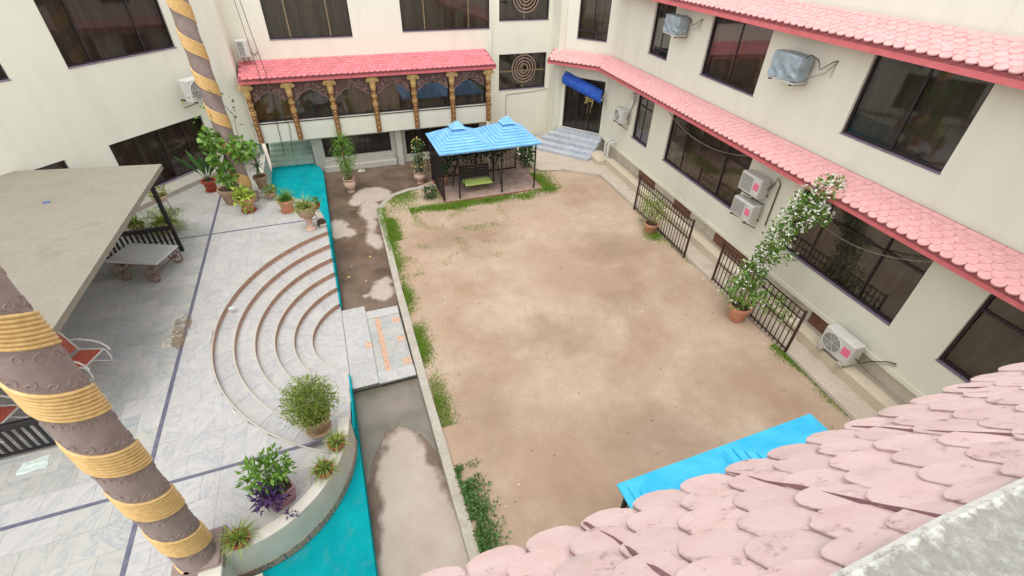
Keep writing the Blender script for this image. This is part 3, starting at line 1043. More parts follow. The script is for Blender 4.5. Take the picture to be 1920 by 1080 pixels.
# ---- right-hand wing
TR = frame((12.45, 17.2), (-1.1, -14.0))
right = thing('right_wing', (12.2, 10, 0), 'long cream right-hand building wing with two pink tiled awnings and dark sliding windows', 'building')
LOW = [(-.45, .92), (2.25, 6.85), (8.98, 12.65), (13.8, 17.2)]
UPP = [(-.32, 1.1), (3.28, 6.04), (9.28, 11.83), (13.6, 16.4)]
holes = [(a, b, 1.73, 3.62) for a, b in LOW] + [(a, b, 5.2, 7.05) for a, b in UPP]
obj('wall', wall(TR, -3.47, 20, .7, 9.7, holes), M['wall'], right)
q = MB(TR); q.box(-3.4, 20, .16, .5, -.3, .7); obj('base_wall', q, M['wall_low'], right)
q = MB(TR); q.cbox(-1.45, 20, -.56, -.2, -.1, .34, .015); obj('ledge', q, M['ledge'], right)
q = MB(TR); q.box(-1.9, 20, -.198, .158, -.1, .2); obj('gutter_floor', q, M['path'], right)
q = MB(TR); q.box(-3.3, 20, -.035, -.002, .7, .82); obj('skirting', q, M['wall'], right)
for i, (a, b) in enumerate(LOW):
    mu = [(.2,), (3.38, 5.66), (9.9, 11.62), (15.1,)][i]
    window(right, TR, a, b, 1.73, 3.62, mu, (3.17,), 'glass', ['curtain', 'curtain', 'curtain_dark', 'curtain_dark'][i], shift=(1,))
for i, (a, b) in enumerate(UPP):
    mu = [(.39,), (4.7,), (10.58,), (15,)][i]
    window(right, TR, a, b, 5.2, 7.05, mu, (5.45,) if i == 0 else (), 'glass', ['curtain_dark', 'curtain', 'curtain_dark', 'curtain'][i], shift=(1,))
for (u0, u1) in ((.55, 1.9), (3.5, 4.6), (6.2, 8.3), (10.75, 11.85)):
    v = MB(TR); v.box(u0, u1, .13, .158, .22, .62)
    vent = obj('vent', v, M['mortar'], right)
    for r in range(4):
        n = int((u1 - u0) / .24)
        for i in range(n):
            w_ = (u1 - u0) / n
            a = u0 + i * w_ + .008; b = a + w_ - .016
            v = MB(TR); v.box(a, b, .10, .13, .225 + r * .098, .31 + r * .098)
            obj('brick', v, M['brick'], vent)
v = MB(TR); v.box(14.2, 14.75, .1, .157, .28, .6); vent = obj('vent', v, M['frame'], right)
for i in range(3):
    v = MB(TR); v.box(14.25 + i * .17, 14.36 + i * .17, .08, .1, .32, .56); obj('louvre', v, M['grille'], vent)
b1 = awning(right, TR, -3.3, 20, -.7, 4.1, 0, 4.52, .235, .135, 'tile_right', .2, mitre0=-.12, seam=.01)
b2 = awning(right, TR, -3.3, 20, -.7, 7.3, 0, 7.72, .235, .135, 'tile_right', .22, mitre0=-.12, seam=.01)

# ---- diagonal entrance wall between the wings
TE = frame((11.35, 22.38), (.625, -.781))
obj('entrance_wall', wall(TE, -.25, 2.2, -.3, 9.0, [(0, 2.12, .8, 3.32), (.4, 1.9, 5.02, 6.75)], .6, .2), M['wall'], right)
q = MB(); q.cbox(10.92, 11.22, 22.5, 23.6, -.3, 9.0, .02); obj('corner_pier', q, M['wall'], right)
window(right, TE, .4, 1.9, 5.02, 6.75, (1.15,), (5.35,), 'glass', 'curtain', shift=(1,))
door = window(right, TE, 0, 2.12, .8, 3.32, (.74, 1.4), (2.85,), 'glass_dark', 'curtain_dark', sill=False, n0=.1, name='door')
for u in (1.32, 1.5):
    q = MB(TE); q.tube([(u, .06, 1.7), (u, .04, 1.75), (u, .04, 2.1), (u, .06, 2.15)], .014, 6); obj('handle', q, M['frame_gold'], door)
mk = MB(TE)                                                   # yellow chair behind the glass, outlined on the door: slatted back, seat rail, legs
for st in ([(1.18, 2.86), (1.2, 2.62), (1.13, 2.3)], [(1.18, 2.86), (1.26, 2.8), (1.42, 2.74), (1.52, 2.62), (1.55, 2.42), (1.5, 2.2)], [(1.28, 2.8), (1.29, 2.55)], [(1.39, 2.75), (1.41, 2.52)],
           [(1.1, 2.6), (1.58, 2.5)], [(1.16, 2.5), (1.56, 2.42)], [(1.26, 2.5), (1.24, 2.32)]):
    mk.tube([(u, .088, z - .16) for u, z in st], .02, 5)
obj('chair_strokes', mk, M['yellow'], door)
b3 = awning(right, TE, -.75, 2.3, -.7, 4.1, 0, 4.52, .235, .135, 'tile_right', .2, mitre1=.12)
lay_tiles([b1, b2, b3])

# ---- north wing: upper wall, projecting bay on gold columns, low wall under it
TN = frame((0, 23.4), (1, 0))
north = thing('north_wing', (2.5, 23, 0), 'cream end wing with a pink tiled bay on seven gilded columns', 'building')
obj('upper_wall', wall(TN, -3.3, 7.8, 1.45, 9.0, [(-1.72, 1.55, 5.25, 6.95), (3.68, 7.72, 5.36, 6.95)]), M['wall'], north)
window(north, TN, -1.72, 1.55, 5.25, 6.95, (-.91, .68), (), 'glass', 'curtain', 'frame_gold', shift=(1,))
window(north, TN, 3.68, 7.72, 5.36, 6.95, (4.7, 6.72), (), 'glass', 'curtain', 'frame_gold', shift=(1,))
TM = frame((0, 23.52), (1, 0))
EW = [(8.22, 10.75, 2.55, 4.2), (8.22, 10.75, 5.63, 7.1)]
obj('side_wall', wall(TM, 7.8, 11.0, -.3, 9.0, EW), M['wall'], north)
for (a, b, c, d) in EW:
    w_ = window(north, TM, a, b, c, d, (9.5,), (c + .85,), 'glass', 'curtain_dark', 'frame_gold')
    em = MB(TM)
    cz = c + .95
    for (r0, r1) in ((.6, .66), (.46, .52), (.32, .38), (.18, .24)):
        n = 40
        pts = []
        for i in range(n + 1):
            t = radians(90 + 360 * i / n)
            pts.append((9.55 + cos(t), cz + sin(t), t))
        for i in range(n):
            t0, t1 = pts[i][2], pts[i + 1][2]
            em.wallprism([(9.55 + r0 * cos(t0), cz + r0 * sin(t0)), (9.55 + r1 * cos(t0), cz + r1 * sin(t0)), (9.55 + r1 * cos(t1), cz + r1 * sin(t1)), (9.55 + r0 * cos(t1), cz + r0 * sin(t1))], .03, .045)
    obj('emblem', em, M['emblem'], w_)
TB = frame((0, 22.2), (1, 0))
CX = [-2.98, -1.42, .2, 1.95, 3.7, 5.45, 7.2]
q = wall(TB, -3.15, 7.38, 1.5, 4.0, [(-2.95, 7.17, 2.33, 3.96)], .58, .2); obj('bay_wall', q, M['wall'], north)
q = MB(TB); q.box(-3.15, 7.36, .582, 1.19, 1.5, 1.62); q.box(7.18, 7.36, .582, 1.19, 1.62, 4.0); obj('bay_floor', q, M['wall'], north)
q = MB(TB); q.cbox(-3.15, 7.4, -.02, -.002, 2.285, 2.325, .004); obj('bay_sill', q, M['frame'], north)
for i in range(6):
    window(north, TB, CX[i] + .06, CX[i + 1] - .06, 2.36, 3.94, (), (), 'glass', ['curtain_khaki', 'curtain_dark', 'curtain', 'curtain', 'curtain_dark', 'curtain_dark'][i], n0=.1, sill=False)
    a, b = CX[i] + .13, CX[i + 1] - .13
    mid = (a + b) / 2
    p = MB(TB)
    arch = []
    for k in range(15):
        t = k / 14
        u = a + .02 + (b - a - .04) * t
        x = abs(2 * t - 1)
        z = 3.60 - .42 * x ** 1.35 - .05 * abs(sin(x * pi * 2))
        arch.append((u, z))
    for (u0, z0), (u1, z1) in zip(arch, arch[1:]):
        p.wallprism([(u0, z0), (u1, z1), (u1, 3.93), (u0, 3.93)], .02, .05)
    pan = obj('arch_panel', p, M['carving'], north)
    cv = MB(TB)
    for k in range(34):
        t = R.random()
        u = a + .06 + (b - a - .12) * t
        x = abs(2 * t - 1)
        zlo = 3.62 - .42 * x ** 1.35
        z = R.uniform(zlo + .04, min(3.86, zlo + .34))
        r0 = R.uniform(.035, .06); sg = R.choice((-1, 1)); ph = R.uniform(0, 6.3)
        cv.tube([(u + r0 * (1 - j / 11) * cos(ph + sg * j * .75), .012, z + r0 * (1 - j / 11) * sin(ph + sg * j * .75)) for j in range(10)], .009, 4)
    for (u0, z0), (u1, z1) in zip(arch, arch[1:]):
        pass
    cv.tube([(u0, .014, z0 + .012) for (u0, z0) in arch], .013, 4)
    obj('scrollwork', cv, M['carving_hi'], pan, smooth=True, kind='stuff')
# gilded columns of the bay: one mesh set, shared
def bay_column():
    sh = MB(); sh.lathe([(.112, 0), (.112, 1.2), (.115, 1.75), (.118, 1.9)], 8)
    rg = MB()
    rg.lathe([(.105, -.02), (.127, -.012), (.127, .012), (.105, .02)], 12)
    cp = MB(); cp.lathe([(.12, 1.92), (.14, 1.98), (.125, 2.02), (.15, 2.12), (.2, 2.24), (.23, 2.3), (.23, 2.36)], 12)
    for sx in (-1, 1):
        cp.tube([(sx * .2 + .05 * cos(t * .9), -.14, 2.23 + .05 * sin(t * .9)) for t in range(8)], .028, 6)
    stn = MB()
    for z in (.2, .42, .64, .86, 1.06, 1.39, 1.68):
        stn.lathe([(.0, .0), (.032, .004), (.026, .022), (.008, .03)], 8, (0, 0, 0))
        for j in range(len(stn.v) - 32, len(stn.v)):
            v = stn.v[j]
            stn.v[j] = Vector((v.x, -.1 - v.z, z + v.y))
    return [mesh('column', sh, M['bronze_wood'], True), mesh('gold_ring', rg, M['gold'], True), mesh('capital', cp, M['gold'], True), mesh('gold_stud', stn, M['gold'], True)]
cm = bay_column()
for x in CX:
    Wc = Matrix.Translation((x, 22.13, 1.56))
    c0 = newobj('column', cm[0], north, Wc)
    for z in (1.18, 1.24, 1.30, 1.54, 1.6, 1.84, 1.9):
        newobj('gold_ring', cm[1], c0, Matrix.Translation((x, 22.13, 1.56 + z)))
    newobj('capital', cm[2], c0, Wc)
    tag(newobj('gold_studs', cm[3], c0, Wc), kind='stuff')
b4 = awning(north, TB, -3.12, 7.5, -.4, 4.17, 1.19, 4.52, .222, .24, 'tile_bay', .2)
lay_tiles([b4])
TU = frame((0, 22.72), (1, 0))
q = wall(TU, -1.1, 7.3, -.3, 1.5, [(-.62, 2.45, .38, 1.28), (3.15, 6.9, .1, 1.28)], .5, .15); obj('low_wall', q, M['white'], north)
window(north, TU, -.62, 2.45, .38, 1.28, (-.1, 1.25), (.82,), 'glass_dark', 'curtain_dark', sill=False)
window(north, TU, 3.15, 6.9, .1, 1.28, (5,), (), 'glass_dark', 'curtain_dark', sill=False)
q = MB(TU); q.cbox(-.75, 2.6, -.22, -.002, -.26, .0, .012); q.cbox(-.7, 2.55, -.1, -.002, .0, .3, .01); obj('plinth', q, M['white'], north)
q = MB(TU); q.cbox(2.66, 2.94, -.3, -.002, -.26, 1.497, .015); obj('pier', q, M['white'], north)
# stairs up under the bay, left
q = MB(); q.box(-3.15, -1.1, 24.3, 24.4, -.3, 1.5); q.box(-1.12, -1.0, 23.3, 24.3, -.3, 1.5); obj('stair_hall', q, M['void'], north)
for i in range(5):
    q = MB(); q.cbox(-3.0, -1.15, 22.95 + i * .26, 24.29, -.1, .12 + (i + 1) * .14, .01)
    obj('stair', q, M['marble_green'], north)
for (x, z) in ((8.62, 2.4),):
    q = MB(TM); q.tube([(8.6, -.012, .3), (8.6, -.012, 2.3), (8.9, -.012, 2.34), (9.8, -.012, 2.36), (10.9, -.012, 2.45)], .014, 5); obj('wall_cable', q, M['cable'], north)

# ---- left wing, set diagonally
TL = frame(WALL_A, WALL_D)
left = thing('left_wing', (-6, 19.5, 0), 'cream left-hand building wing set at an angle behind the concrete canopy', 'building')
LH = [(.3, 3.75, 1.46, 3.25), (.28, 3.76, 5.55, 7.35), (-4.6, -1.15, 5.55, 7.35), (-4.6, -1.0, 1.46, 3.25)]
obj('wall', wall(TL, -14, 5.78, -.3, 10.0, LH, .5), M['wall'], left)
q = MB(TL); q.box(-12, 5.7, -.05, -.002, P0, P0 + .16); obj('skirting', q, M['concrete'], left)
window(left, TL, *LH[0], (1.15, 2.0, 2.9), (), 'glass_dark', 'curtain', shift=(0, 2))
window(left, TL, *LH[1], (1.02, 2.72), (), 'glass_dark', 'curtain', shift=(1,))
window(left, TL, *LH[2], (-2.8,), (), 'glass_dark', 'curtain', shift=(1,))
window(left, TL, *LH[3], (-2.8,), (), 'glass_dark', 'curtain', shift=(1,))
cx_, cy_ = wallpt(5.78)
q = MB(); q.box(cx_ - .3, cx_ - .002, cy_ + .02, 23.39, -.3, 10.0); obj('return_wall', q, M['wall'], left)

# ---- south wing under the camera: tiled awning and the parapet top
TS = frame((0, 0), (-1, .018))
south = thing('south_wing', (4, -.2, 0), 'near roof edge of dusty pink scalloped tiles below a mottled grey parapet', 'building')
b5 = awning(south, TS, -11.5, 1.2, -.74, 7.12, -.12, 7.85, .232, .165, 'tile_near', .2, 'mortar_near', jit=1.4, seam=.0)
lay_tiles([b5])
for i in range(16):                                   # dark cement joints between the cast tile panels
    u0 = .9 - i * .74 + R.uniform(-.05, .05)
    jn = MB(TS)
    k = 12
    path = []
    for j in range(k + 1):
        f = j / k
        path.append((u0 + .025 * noise.noise(Vector((u0, f * 4, 3))), -.74 + .6 * f, 7.12 + .7065 * f + .029))
    jn.tube(path, [.010 + .007 * noise.noise(Vector((u0, j * .9, 8))) for j in range(k + 1)], 5)
    obj('mortar_joint', jn, M['mortar_near'], b5[0])
TP = frame((0, 0), (-1, 0))
q = MB(TP)
n = 60
for i in range(n):
    a, b = -11.6 + 13.0 * i / n, -11.6 + 13.0 * (i + 1) / n
    ja, jb = [.02 * noise.noise(Vector((x * 3.1, 2, 1))) for x in (a, b)]
    q.add([(a, -.16 + ja, 7.6), (b, -.16 + jb, 7.6), (b, -.158 + jb, 7.87), (a, -.158 + ja, 7.87), (a, -.142 + ja, 7.886), (b, -.142 + jb, 7.886), (b,   .45, 7.9), (a,   .45, 7.9), (a, .45, 7.0), (b, .45, 7.0)],
          [(0, 1, 2, 3), (3, 2, 5, 4), (4, 5, 6, 7), (7, 6, 9, 8)])
obj('parapet', q, M['parapet'], south)
obj('wall', wall(TS, -11.6, 3.3, -.3, 7.0, [], .5), M['wall'], south)

# ------------------------------------------------------------------ two big spiral columns
def spiral_column(loc, label):
    t = thing('spiral_column', loc, label, 'column', 'spiral banded columns of the terrace')
    x, y, z0 = loc
    H = 8.4
    q = MB(turned(x, y, z0)); q.cbox(-.36, .36, -.26, .4, 0, .14, .015); q.cbox(-.33, .33, -.25, .34, .14, .2, .015); obj('plinth', q, M['mauve'], t)
    q = MB(turned(x, y, z0)); q.lathe([(.262, .2), (.262, H)], 40); obj('shaft', q, M['mauve'], t, smooth=True)
    pitch, band, nr = 1.05, .44, 8
    q = MB(turned(x, y, z0))
    seg, cs = 44, 49
    turns = (H - .3) / pitch
    N = int(turns * seg)
    pts = []
    for i in range(N + 1):
        a = 2 * pi * i / seg
        zc = H - .5 - pitch * a / (2 * pi) + 0.12
        for k in range(cs):
            f = k / (cs - 1)
            r = .255 if k in (0, cs - 1) else .272 + .02 * abs(sin(pi * nr * f)) ** .7
            z = max(.2, min(H, zc + (f - .5) * band))
            pts.append((r * cos(a), r * sin(a), z))
    fs = [(i * cs + k, i * cs + k + 1, (i + 1) * cs + k + 1, (i + 1) * cs + k) for i in range(N) for k in range(cs - 1)]
    q.add(pts, fs)
    obj('gold_band', q, M['gold'], t, smooth=True)
    q = MB(turned(x, y, z0))
    for i in range(int(turns * 13)):
        for sgn in (-1, 1):
            a = 2 * pi * (i + .5 * (sgn > 0)) / 13
            zc = H - .5 - pitch * a / (2 * pi) + .12 - pitch / 2 + sgn * (.2 + R.uniform(-.02, .02))
            if not .3 < zc < H - .1: continue
            r0 = R.uniform(.05, .07)
            path = []
            for j in range(12):
                rr = r0 * (1 - j / 15); b = R.choice((0, 0)) + sgn * j * .6 + 1.0
                aa = a + rr * cos(b) / .28
                path.append((.264 * cos(aa), .264 * sin(aa), zc + rr * sin(b)))
            q.tube(path, .008, 4)
            aa = a + .16; q.tube([(.263 * cos(a + .1 + .05 * j), .263 * sin(a + .1 + .05 * j), zc + sgn * .05 - .035 * j * .6) for j in range(5)], .009, 4)
    obj('scroll_relief', q, M['mauve'], t, smooth=True)
    return t
spiral_column((-3.31, 4.75, P0), 'nearest mauve column with gold spiral bands, rising across the lower left')
spiral_column((-3.45, 17.94, P0), 'far mauve column with gold spiral bands wrapped in a leafy creeper')

# ------------------------------------------------------------------ concrete canopy with its black railings
can = thing('concrete_canopy', (-7.5, 12, P0), 'flat concrete canopy roof on black posts over the left seating corner', 'canopy')
q = MB(); q.prism([(-4.9, 15.75), (-10.6, 16.75), (-10.6, 7.4), (-5.22, 8.1)], 3.24, 3.38); obj('roof_slab', q, M['canopy'], can)
for (x, y) in ((-5.1, 14.9), (-5.45, 8.25), (-9.8, 15.4), (-9.8, 7.9)):
    q = MB(); q.cbox(x - .05, x + .05, y - .05, y + .05, P0, 3.239, .006); obj('post', q, M['black'], can)
def slat_fence(y, x0, x1, label):
    t = thing('slatted_fence', ((x0 + x1) / 2, y, P0), label, 'fence', 'black slatted fences under the canopy')
    q = MB(); q.box(x0, x1, y - .02, y + .02, P0 + .08, P0 + .13); obj('rail', q, M['black'], t)
    q = MB(); q.cbox(x0, x1, y - .05, y + .05, P0 + .74, P0 + .86, .008); obj('rail', q, M['black'], t)
    n = int((x1 - x0) / .135)
    for i in range(n):
        a = x0 + .04 + i * .135
        q = MB(); q.cbox(a, a + .06, y - .013, y + .013, P0 + .13, P0 + .74, .003); obj('slat', q, M['black'], t)
slat_fence(14.95, -7.9, -5.17, 'black slatted fence behind the old cart')
slat_fence(7.95, -8.4, -6.0, 'black slatted fence at the left edge beside the red chairs')

# old hand cart used as a marble table
ca = turned(-5.72, 13.95, P0, radians(-24))
cart = thing('hand_cart', (-5.72, 13.95, P0), 'old hand cart with spoked iron wheels and a pale marble top', 'cart')
q = MB(ca); q.cbox(-.72, .72, -.48, .48, .58, .63, .01); obj('table_top', q, M['marble'], cart)
q = MB(ca); q.box(-.66, .66, -.4, -.32, .48, .58); q.box(-.66, .66, .32, .4, .48, .58); q.box(-.45, -.37, -.42, .42, .4, .48); q.box(.4, .48, -.42, .42, .4, .48); obj('frame', q, M['iron_wheel'], cart)
for (u, r) in ((-.42, .27), (.44, .22)):
    q = MB(ca); q.tube([(u, -.52, r), (u, .52, r)], .02, 6); obj('axle', q, M['iron_wheel'], cart)
    for sv in (-1, 1):
        w_ = MB(ca)
        n = 22
        w_.tube([(u + r * .92 * cos(2 * pi * i / n), sv * .5, r + r * .92 * sin(2 * pi * i / n)) for i in range(n + 1)], .022, 5)
        wh = obj('wheel', w_, M['iron_wheel'], cart)
        w_ = MB(ca); w_.tube([(u, sv * .5 - .04, r), (u, sv * .5 + .04, r)], .045, 8); obj('hub', w_, M['iron_wheel'], wh)
        for i in range(7):
            a = 2 * pi * i / 7
            w_ = MB(ca); w_.tube([(u + .04 * cos(a), sv * .5, r + .04 * sin(a)), (u + r * .9 * cos(a), sv * .5, r + r * .9 * sin(a))], .012, 4); obj('spoke', w_, M['iron_wheel'], wh)

def garden_chair(x, y, rot, label):
    """webbed chair on bent white tube: u is forward"""
    T = turned(x, y, P0, rot)
    t = thing('garden_chair', (x, y, P0), label, 'chair', 'red webbed garden chairs')
    for i in range(7):
        q = MB(T); u0 = -.25 + i * .075
        q.cbox(u0, u0 + .06, -.27, .27, .38 - .008 * (6 - i), .395 - .008 * (6 - i), .004); obj('seat_strap', q, M['red_weave'], t)
    for i in range(8):
        z = .42 + i * .075; u = -.28 - i * .028
        q = MB(T); q.add([(u, -.27, z), (u, .27, z), (u - .022, .27, z + .06), (u - .022, -.27, z + .06), (u - .015, -.27, z), (u - .015, .27, z), (u - .037, .27, z + .06), (u - .037, -.27, z + .06)],
                         [(0, 1, 2, 3), (7, 6, 5, 4), (0, 4, 5, 1), (1, 5, 6, 2), (2, 6, 7, 3), (3, 7, 4, 0)]); obj('back_strap', q, M['red_weave'], t)
    for sv in (-1, 1):
        q = MB(T)
        v = sv * .29
        q.tube([(-.5, v, 1.02), (-.4, v, .75), (-.27, v, .36), (.28, v, .4), (.34, v, .36), (.36, v, .2), (.32, v, .03), (.2, v, .014), (-.3, v, .014), (-.4, v, .04)], .017, 6)
        obj('side_frame', q, M['tube_white'], t, smooth=True)
        q = MB(T); w_ = sv * .31
        q.tube([(-.36, w_, .62), (-.2, w_, .66), (.1, w_, .64), (.3, w_, .58), (.4, w_, .46), (.42, w_, .36)], .02, 6); obj('arm_rest', q, M['tube_white'], t, smooth=True)
    q = MB(T); q.tube([(-.5, -.29, 1.02), (-.52, 0, 1.05), (-.5, .29, 1.02)], .017, 6); q.tube([(.3, -.29, .395), (.3, .29, .395)], .017, 6); q.tube([(-.3, -.29, .014), (-.3, .29, .014)], .014, 6)
    obj('cross_bar', q, M['tube_white'], t)
garden_chair(-6.2, 10.05, radians(-22), 'red webbed garden chair with white tubular arms just clear of the canopy edge')
garden_chair(-7.25, 8.75, radians(-20), 'red webbed garden chair half hidden behind the nearest column')

# ------------------------------------------------------------------ blue garden pavilions
def pavilion(x0, y0, wx, wy, mat, label, zc=2.1):
    t = thing('garden_pavilion', (x0 + wx / 2, y0 + wy / 2, 0), label, 'pavilion', 'blue roofed garden pavilions')
    for h in range(2):
        xa, xb = x0 + h * wx / 2, x0 + (h + 1) * wx / 2
        layers = 8
        for k in range(layers):
            f0, f1 = k / (layers + 1.2), (k + 1.25) / (layers + 1.2)
            hx, hy = (xb - xa) / 2, wy / 2
            cx, cy = (xa + xb) / 2, y0 + hy
            z0 = zc + .07 * k; z1 = z0 + .04
            a0, b0, a1, b1 = hx * (1 - f0), hy * (1 - f0), hx * (1 - f1), hy * (1 - f1)
            q = MB()
            A = [(cx - a0, cy - b0, z0), (cx + a0, cy - b0, z0), (cx + a0, cy + b0, z0), (cx - a0, cy + b0, z0)]
            B = [(cx - a1, cy - b1, z1), (cx + a1, cy - b1, z1), (cx + a1, cy + b1, z1), (cx - a1, cy + b1, z1)]
            lo = [(p[0], p[1], p[2] - .04) for p in A]
            q.add(A + B + lo, [(i, (i + 1) % 4, 4 + (i + 1) % 4, 4 + i) for i in range(4)] + [(8 + i, 8 + (i + 1) % 4, (i + 1) % 4, i) for i in range(4)] + ([(4, 5, 6, 7)] if k == layers - 1 else []))
            obj('roof_sheet', q, M[mat], t)
        cz = zc + .07 * layers + .06
        q = MB()
        for (r, za, zb) in ((.3, cz - .06, cz + .02), (.2, cz + .02, cz + .1), (.13, cz + .1, cz + .15)):
            A = [(cx - r, cy - r, za), (cx + r, cy - r, za), (cx + r, cy + r, za), (cx - r, cy + r, za)]
            r2 = r * .62
            B = [(cx - r2, cy - r2, zb), (cx + r2, cy - r2, zb), (cx + r2, cy + r2, zb), (cx - r2, cy + r2, zb)]
            q.add(A + B, [(i, (i + 1) % 4, 4 + (i + 1) % 4, 4 + i) for i in range(4)] + [(4, 5, 6, 7), (3, 2, 1, 0)])
        obj('roof_cap', q, M[mat], t)
    q = MB()
    for (a, b, c, d) in ((x0 + .02, x0 + wx - .02, y0 + .02, y0 + .06), (x0 + .02, x0 + wx - .02, y0 + wy - .06, y0 + wy - .02), (x0 + .02, x0 + .06, y0 + .06, y0 + wy - .06), (x0 + wx - .06, x0 + wx - .02, y0 + .06, y0 + wy - .06)):
        q.box(a, b, c, d, zc - .08, zc - .02)
    obj('eave_frame', q, M[mat], t)
    fy = y0 + .14
    for x in (x0 + .12, x0 + .78, x0 + 2.62, x0 + wx - .2):
        q = MB(); q.tube([(x, fy, -.04), (x, fy, zc - .02)], .032, 6); obj('post', q, M['black'], t)
    for x in (x0 + .12, x0 + wx / 2, x0 + wx - .2):
        q = MB(); q.tube([(x, y0 + wy - .14, -.04), (x, y0 + wy - .14, zc - .02)], .032, 6); obj('post', q, M['black'], t)
    for zr in (.1, 1.0, 1.9):
        q = MB(); q.box(x0 + .12, x0 + wx - .2, y0 + wy - .155, y0 + wy - .125, zr, zr + .04); obj('trellis_rail', q, M['black'], t)
        q = MB(); q.box(x0 + .105, x0 + .135, y0 + .14, y0 + wy - .16, zr, zr + .04); obj('trellis_rail', q, M['black'], t)
    n = 60
    for i in range(1, n):
        x = x0 + .12 + (wx - .32) * i / n
        q = MB(); q.box(x - .014, x + .014, y0 + wy - .15, y0 + wy - .13, .0, 2.0); obj('trellis_bar', q, M['black'], t)
    for i in range(1, 16):
        y = y0 + .14 + (wy - .3) * i / 16
        q = MB(); q.box(x0 + .11, x0 + .13, y - .011, y + .011, .0, 2.0); obj('trellis_bar', q, M['black'], t)
    return t
g1 = pavilion(3.6, 17.23, 4.3, 2.5, 'gaz_blue', 'blue stepped-roof pavilion at the far end of the yard, over a lime swing bench')
g2 = pavilion(3.08, .66, 4.06, 2.45, 'gaz_cyan', 'cyan-roofed pavilion half hidden by the near tiled eave')
q = MB()
nb = 0
pav = thing('brick_floor', (5.8, 18.5, 0), 'brick paving under the far blue pavilion', 'paving')
q.box(3.7, 8.1, 17.25, 19.75, -.05, .045); obj('bed', q, M['mortar'], pav)
q = MB(); 
for i in range(20):
    for j in range(22):
        pass
        a = 3.72 + i * .2185 + (.109 if j % 2 else 0); b = a + .208
        if b < 8.1: q.cbox(a, b, 17.27 + j * .112, 17.27 + j * .112 + .103, .04, .068 + R.uniform(-.003, .003), .005)
pm = plain('worn_paver', s(150, 128, 116), s(176, 152, 138), 5, .85, .3, 40, vary=.12, what='isl')
obj('pavers', q, pm, pav, kind='stuff')
# lime bench hung in the pavilion as a swing
T = turned(5.32, 17.98, 0, 0)
sw = thing('swing_bench', (5.32, 17.98, .045), 'lime green swing bench hanging in a black frame under the far pavilion', 'bench')
for i in range(5):
    q = MB(T); q.cbox(-.6, .6, -.3 + i * .122, -.19 + i * .122, .42, .45, .006); obj('seat_slat', q, M['green_seat'], sw)
for i in range(5):
    q = MB(T); q.cbox(-.6, .6, .34 + i * .02, .36 + i * .02, .52 + i * .1, .6 + i * .1, .004); obj('back_slat', q, M['black'], sw)
for sx in (-1, 1):
    q = MB(T); q.tube([(sx * .62, -.32, .41), (sx * .62, .34, .41), (sx * .62, .46, 1.05)], .02, 6); obj('side_frame', q, M['black'], sw)
    q = MB(T); q.tube([(sx * .62, -.28, .43), (sx * .66, 0, 1.9)], .012, 5); obj('hanger', q, M['black'], sw)
    q = MB(T); q.tube([(sx * .95, -.55, .07), (sx * .74, 0, 1.92), (sx * .95, .6, .07)], .024, 6); obj('a_frame', q, M['black'], sw)
q = MB(T); q.tube([(-.74, 0, 1.92), (.74, 0, 1.92)], .024, 6); obj('top_bar', q, M['black'], sw)

# ------------------------------------------------------------------ yard fences of brown iron bars
def bar_fence(x0, y0, x1, y1, h, label):
    d = Vector((x1 - x0, y1 - y0)); L = d.length
    T = frame((x0, y0), (d.x, d.y))
    t = thing('iron_fence', ((x0 + x1) / 2, (y0 + y1) / 2, 0), label, 'fence', 'brown iron bar fences along the right path')
    for u in (0, L):
        q = MB(T); q.cbox(u - .03, u + .03, -.03, .03, -.05, h + .03, .005); obj('post', q, M['rust'], t)
    for z in (.1, h * .5, h * .8, h - .05):
        q = MB(T); q.box(.03, L - .03, -.012, .012, z, z + .035); obj('rail', q, M['rust'], t)
    n = int(L / .155)
    for i in range(1, n):
        u = L * i / n
        q = MB(T); q.box(u - .0125, u + .0125, -.028, -.012, .02, h); obj('bar', q, M['rust'], t)
bar_fence(10.93, 14.37, 10.64, 10.7, 1.45, 'far brown iron bar fence beside the small potted bush')
bar_fence(10.63, 9.2, 10.34, 5.85, 1.45, 'near brown iron bar fence behind the flowering creeper')

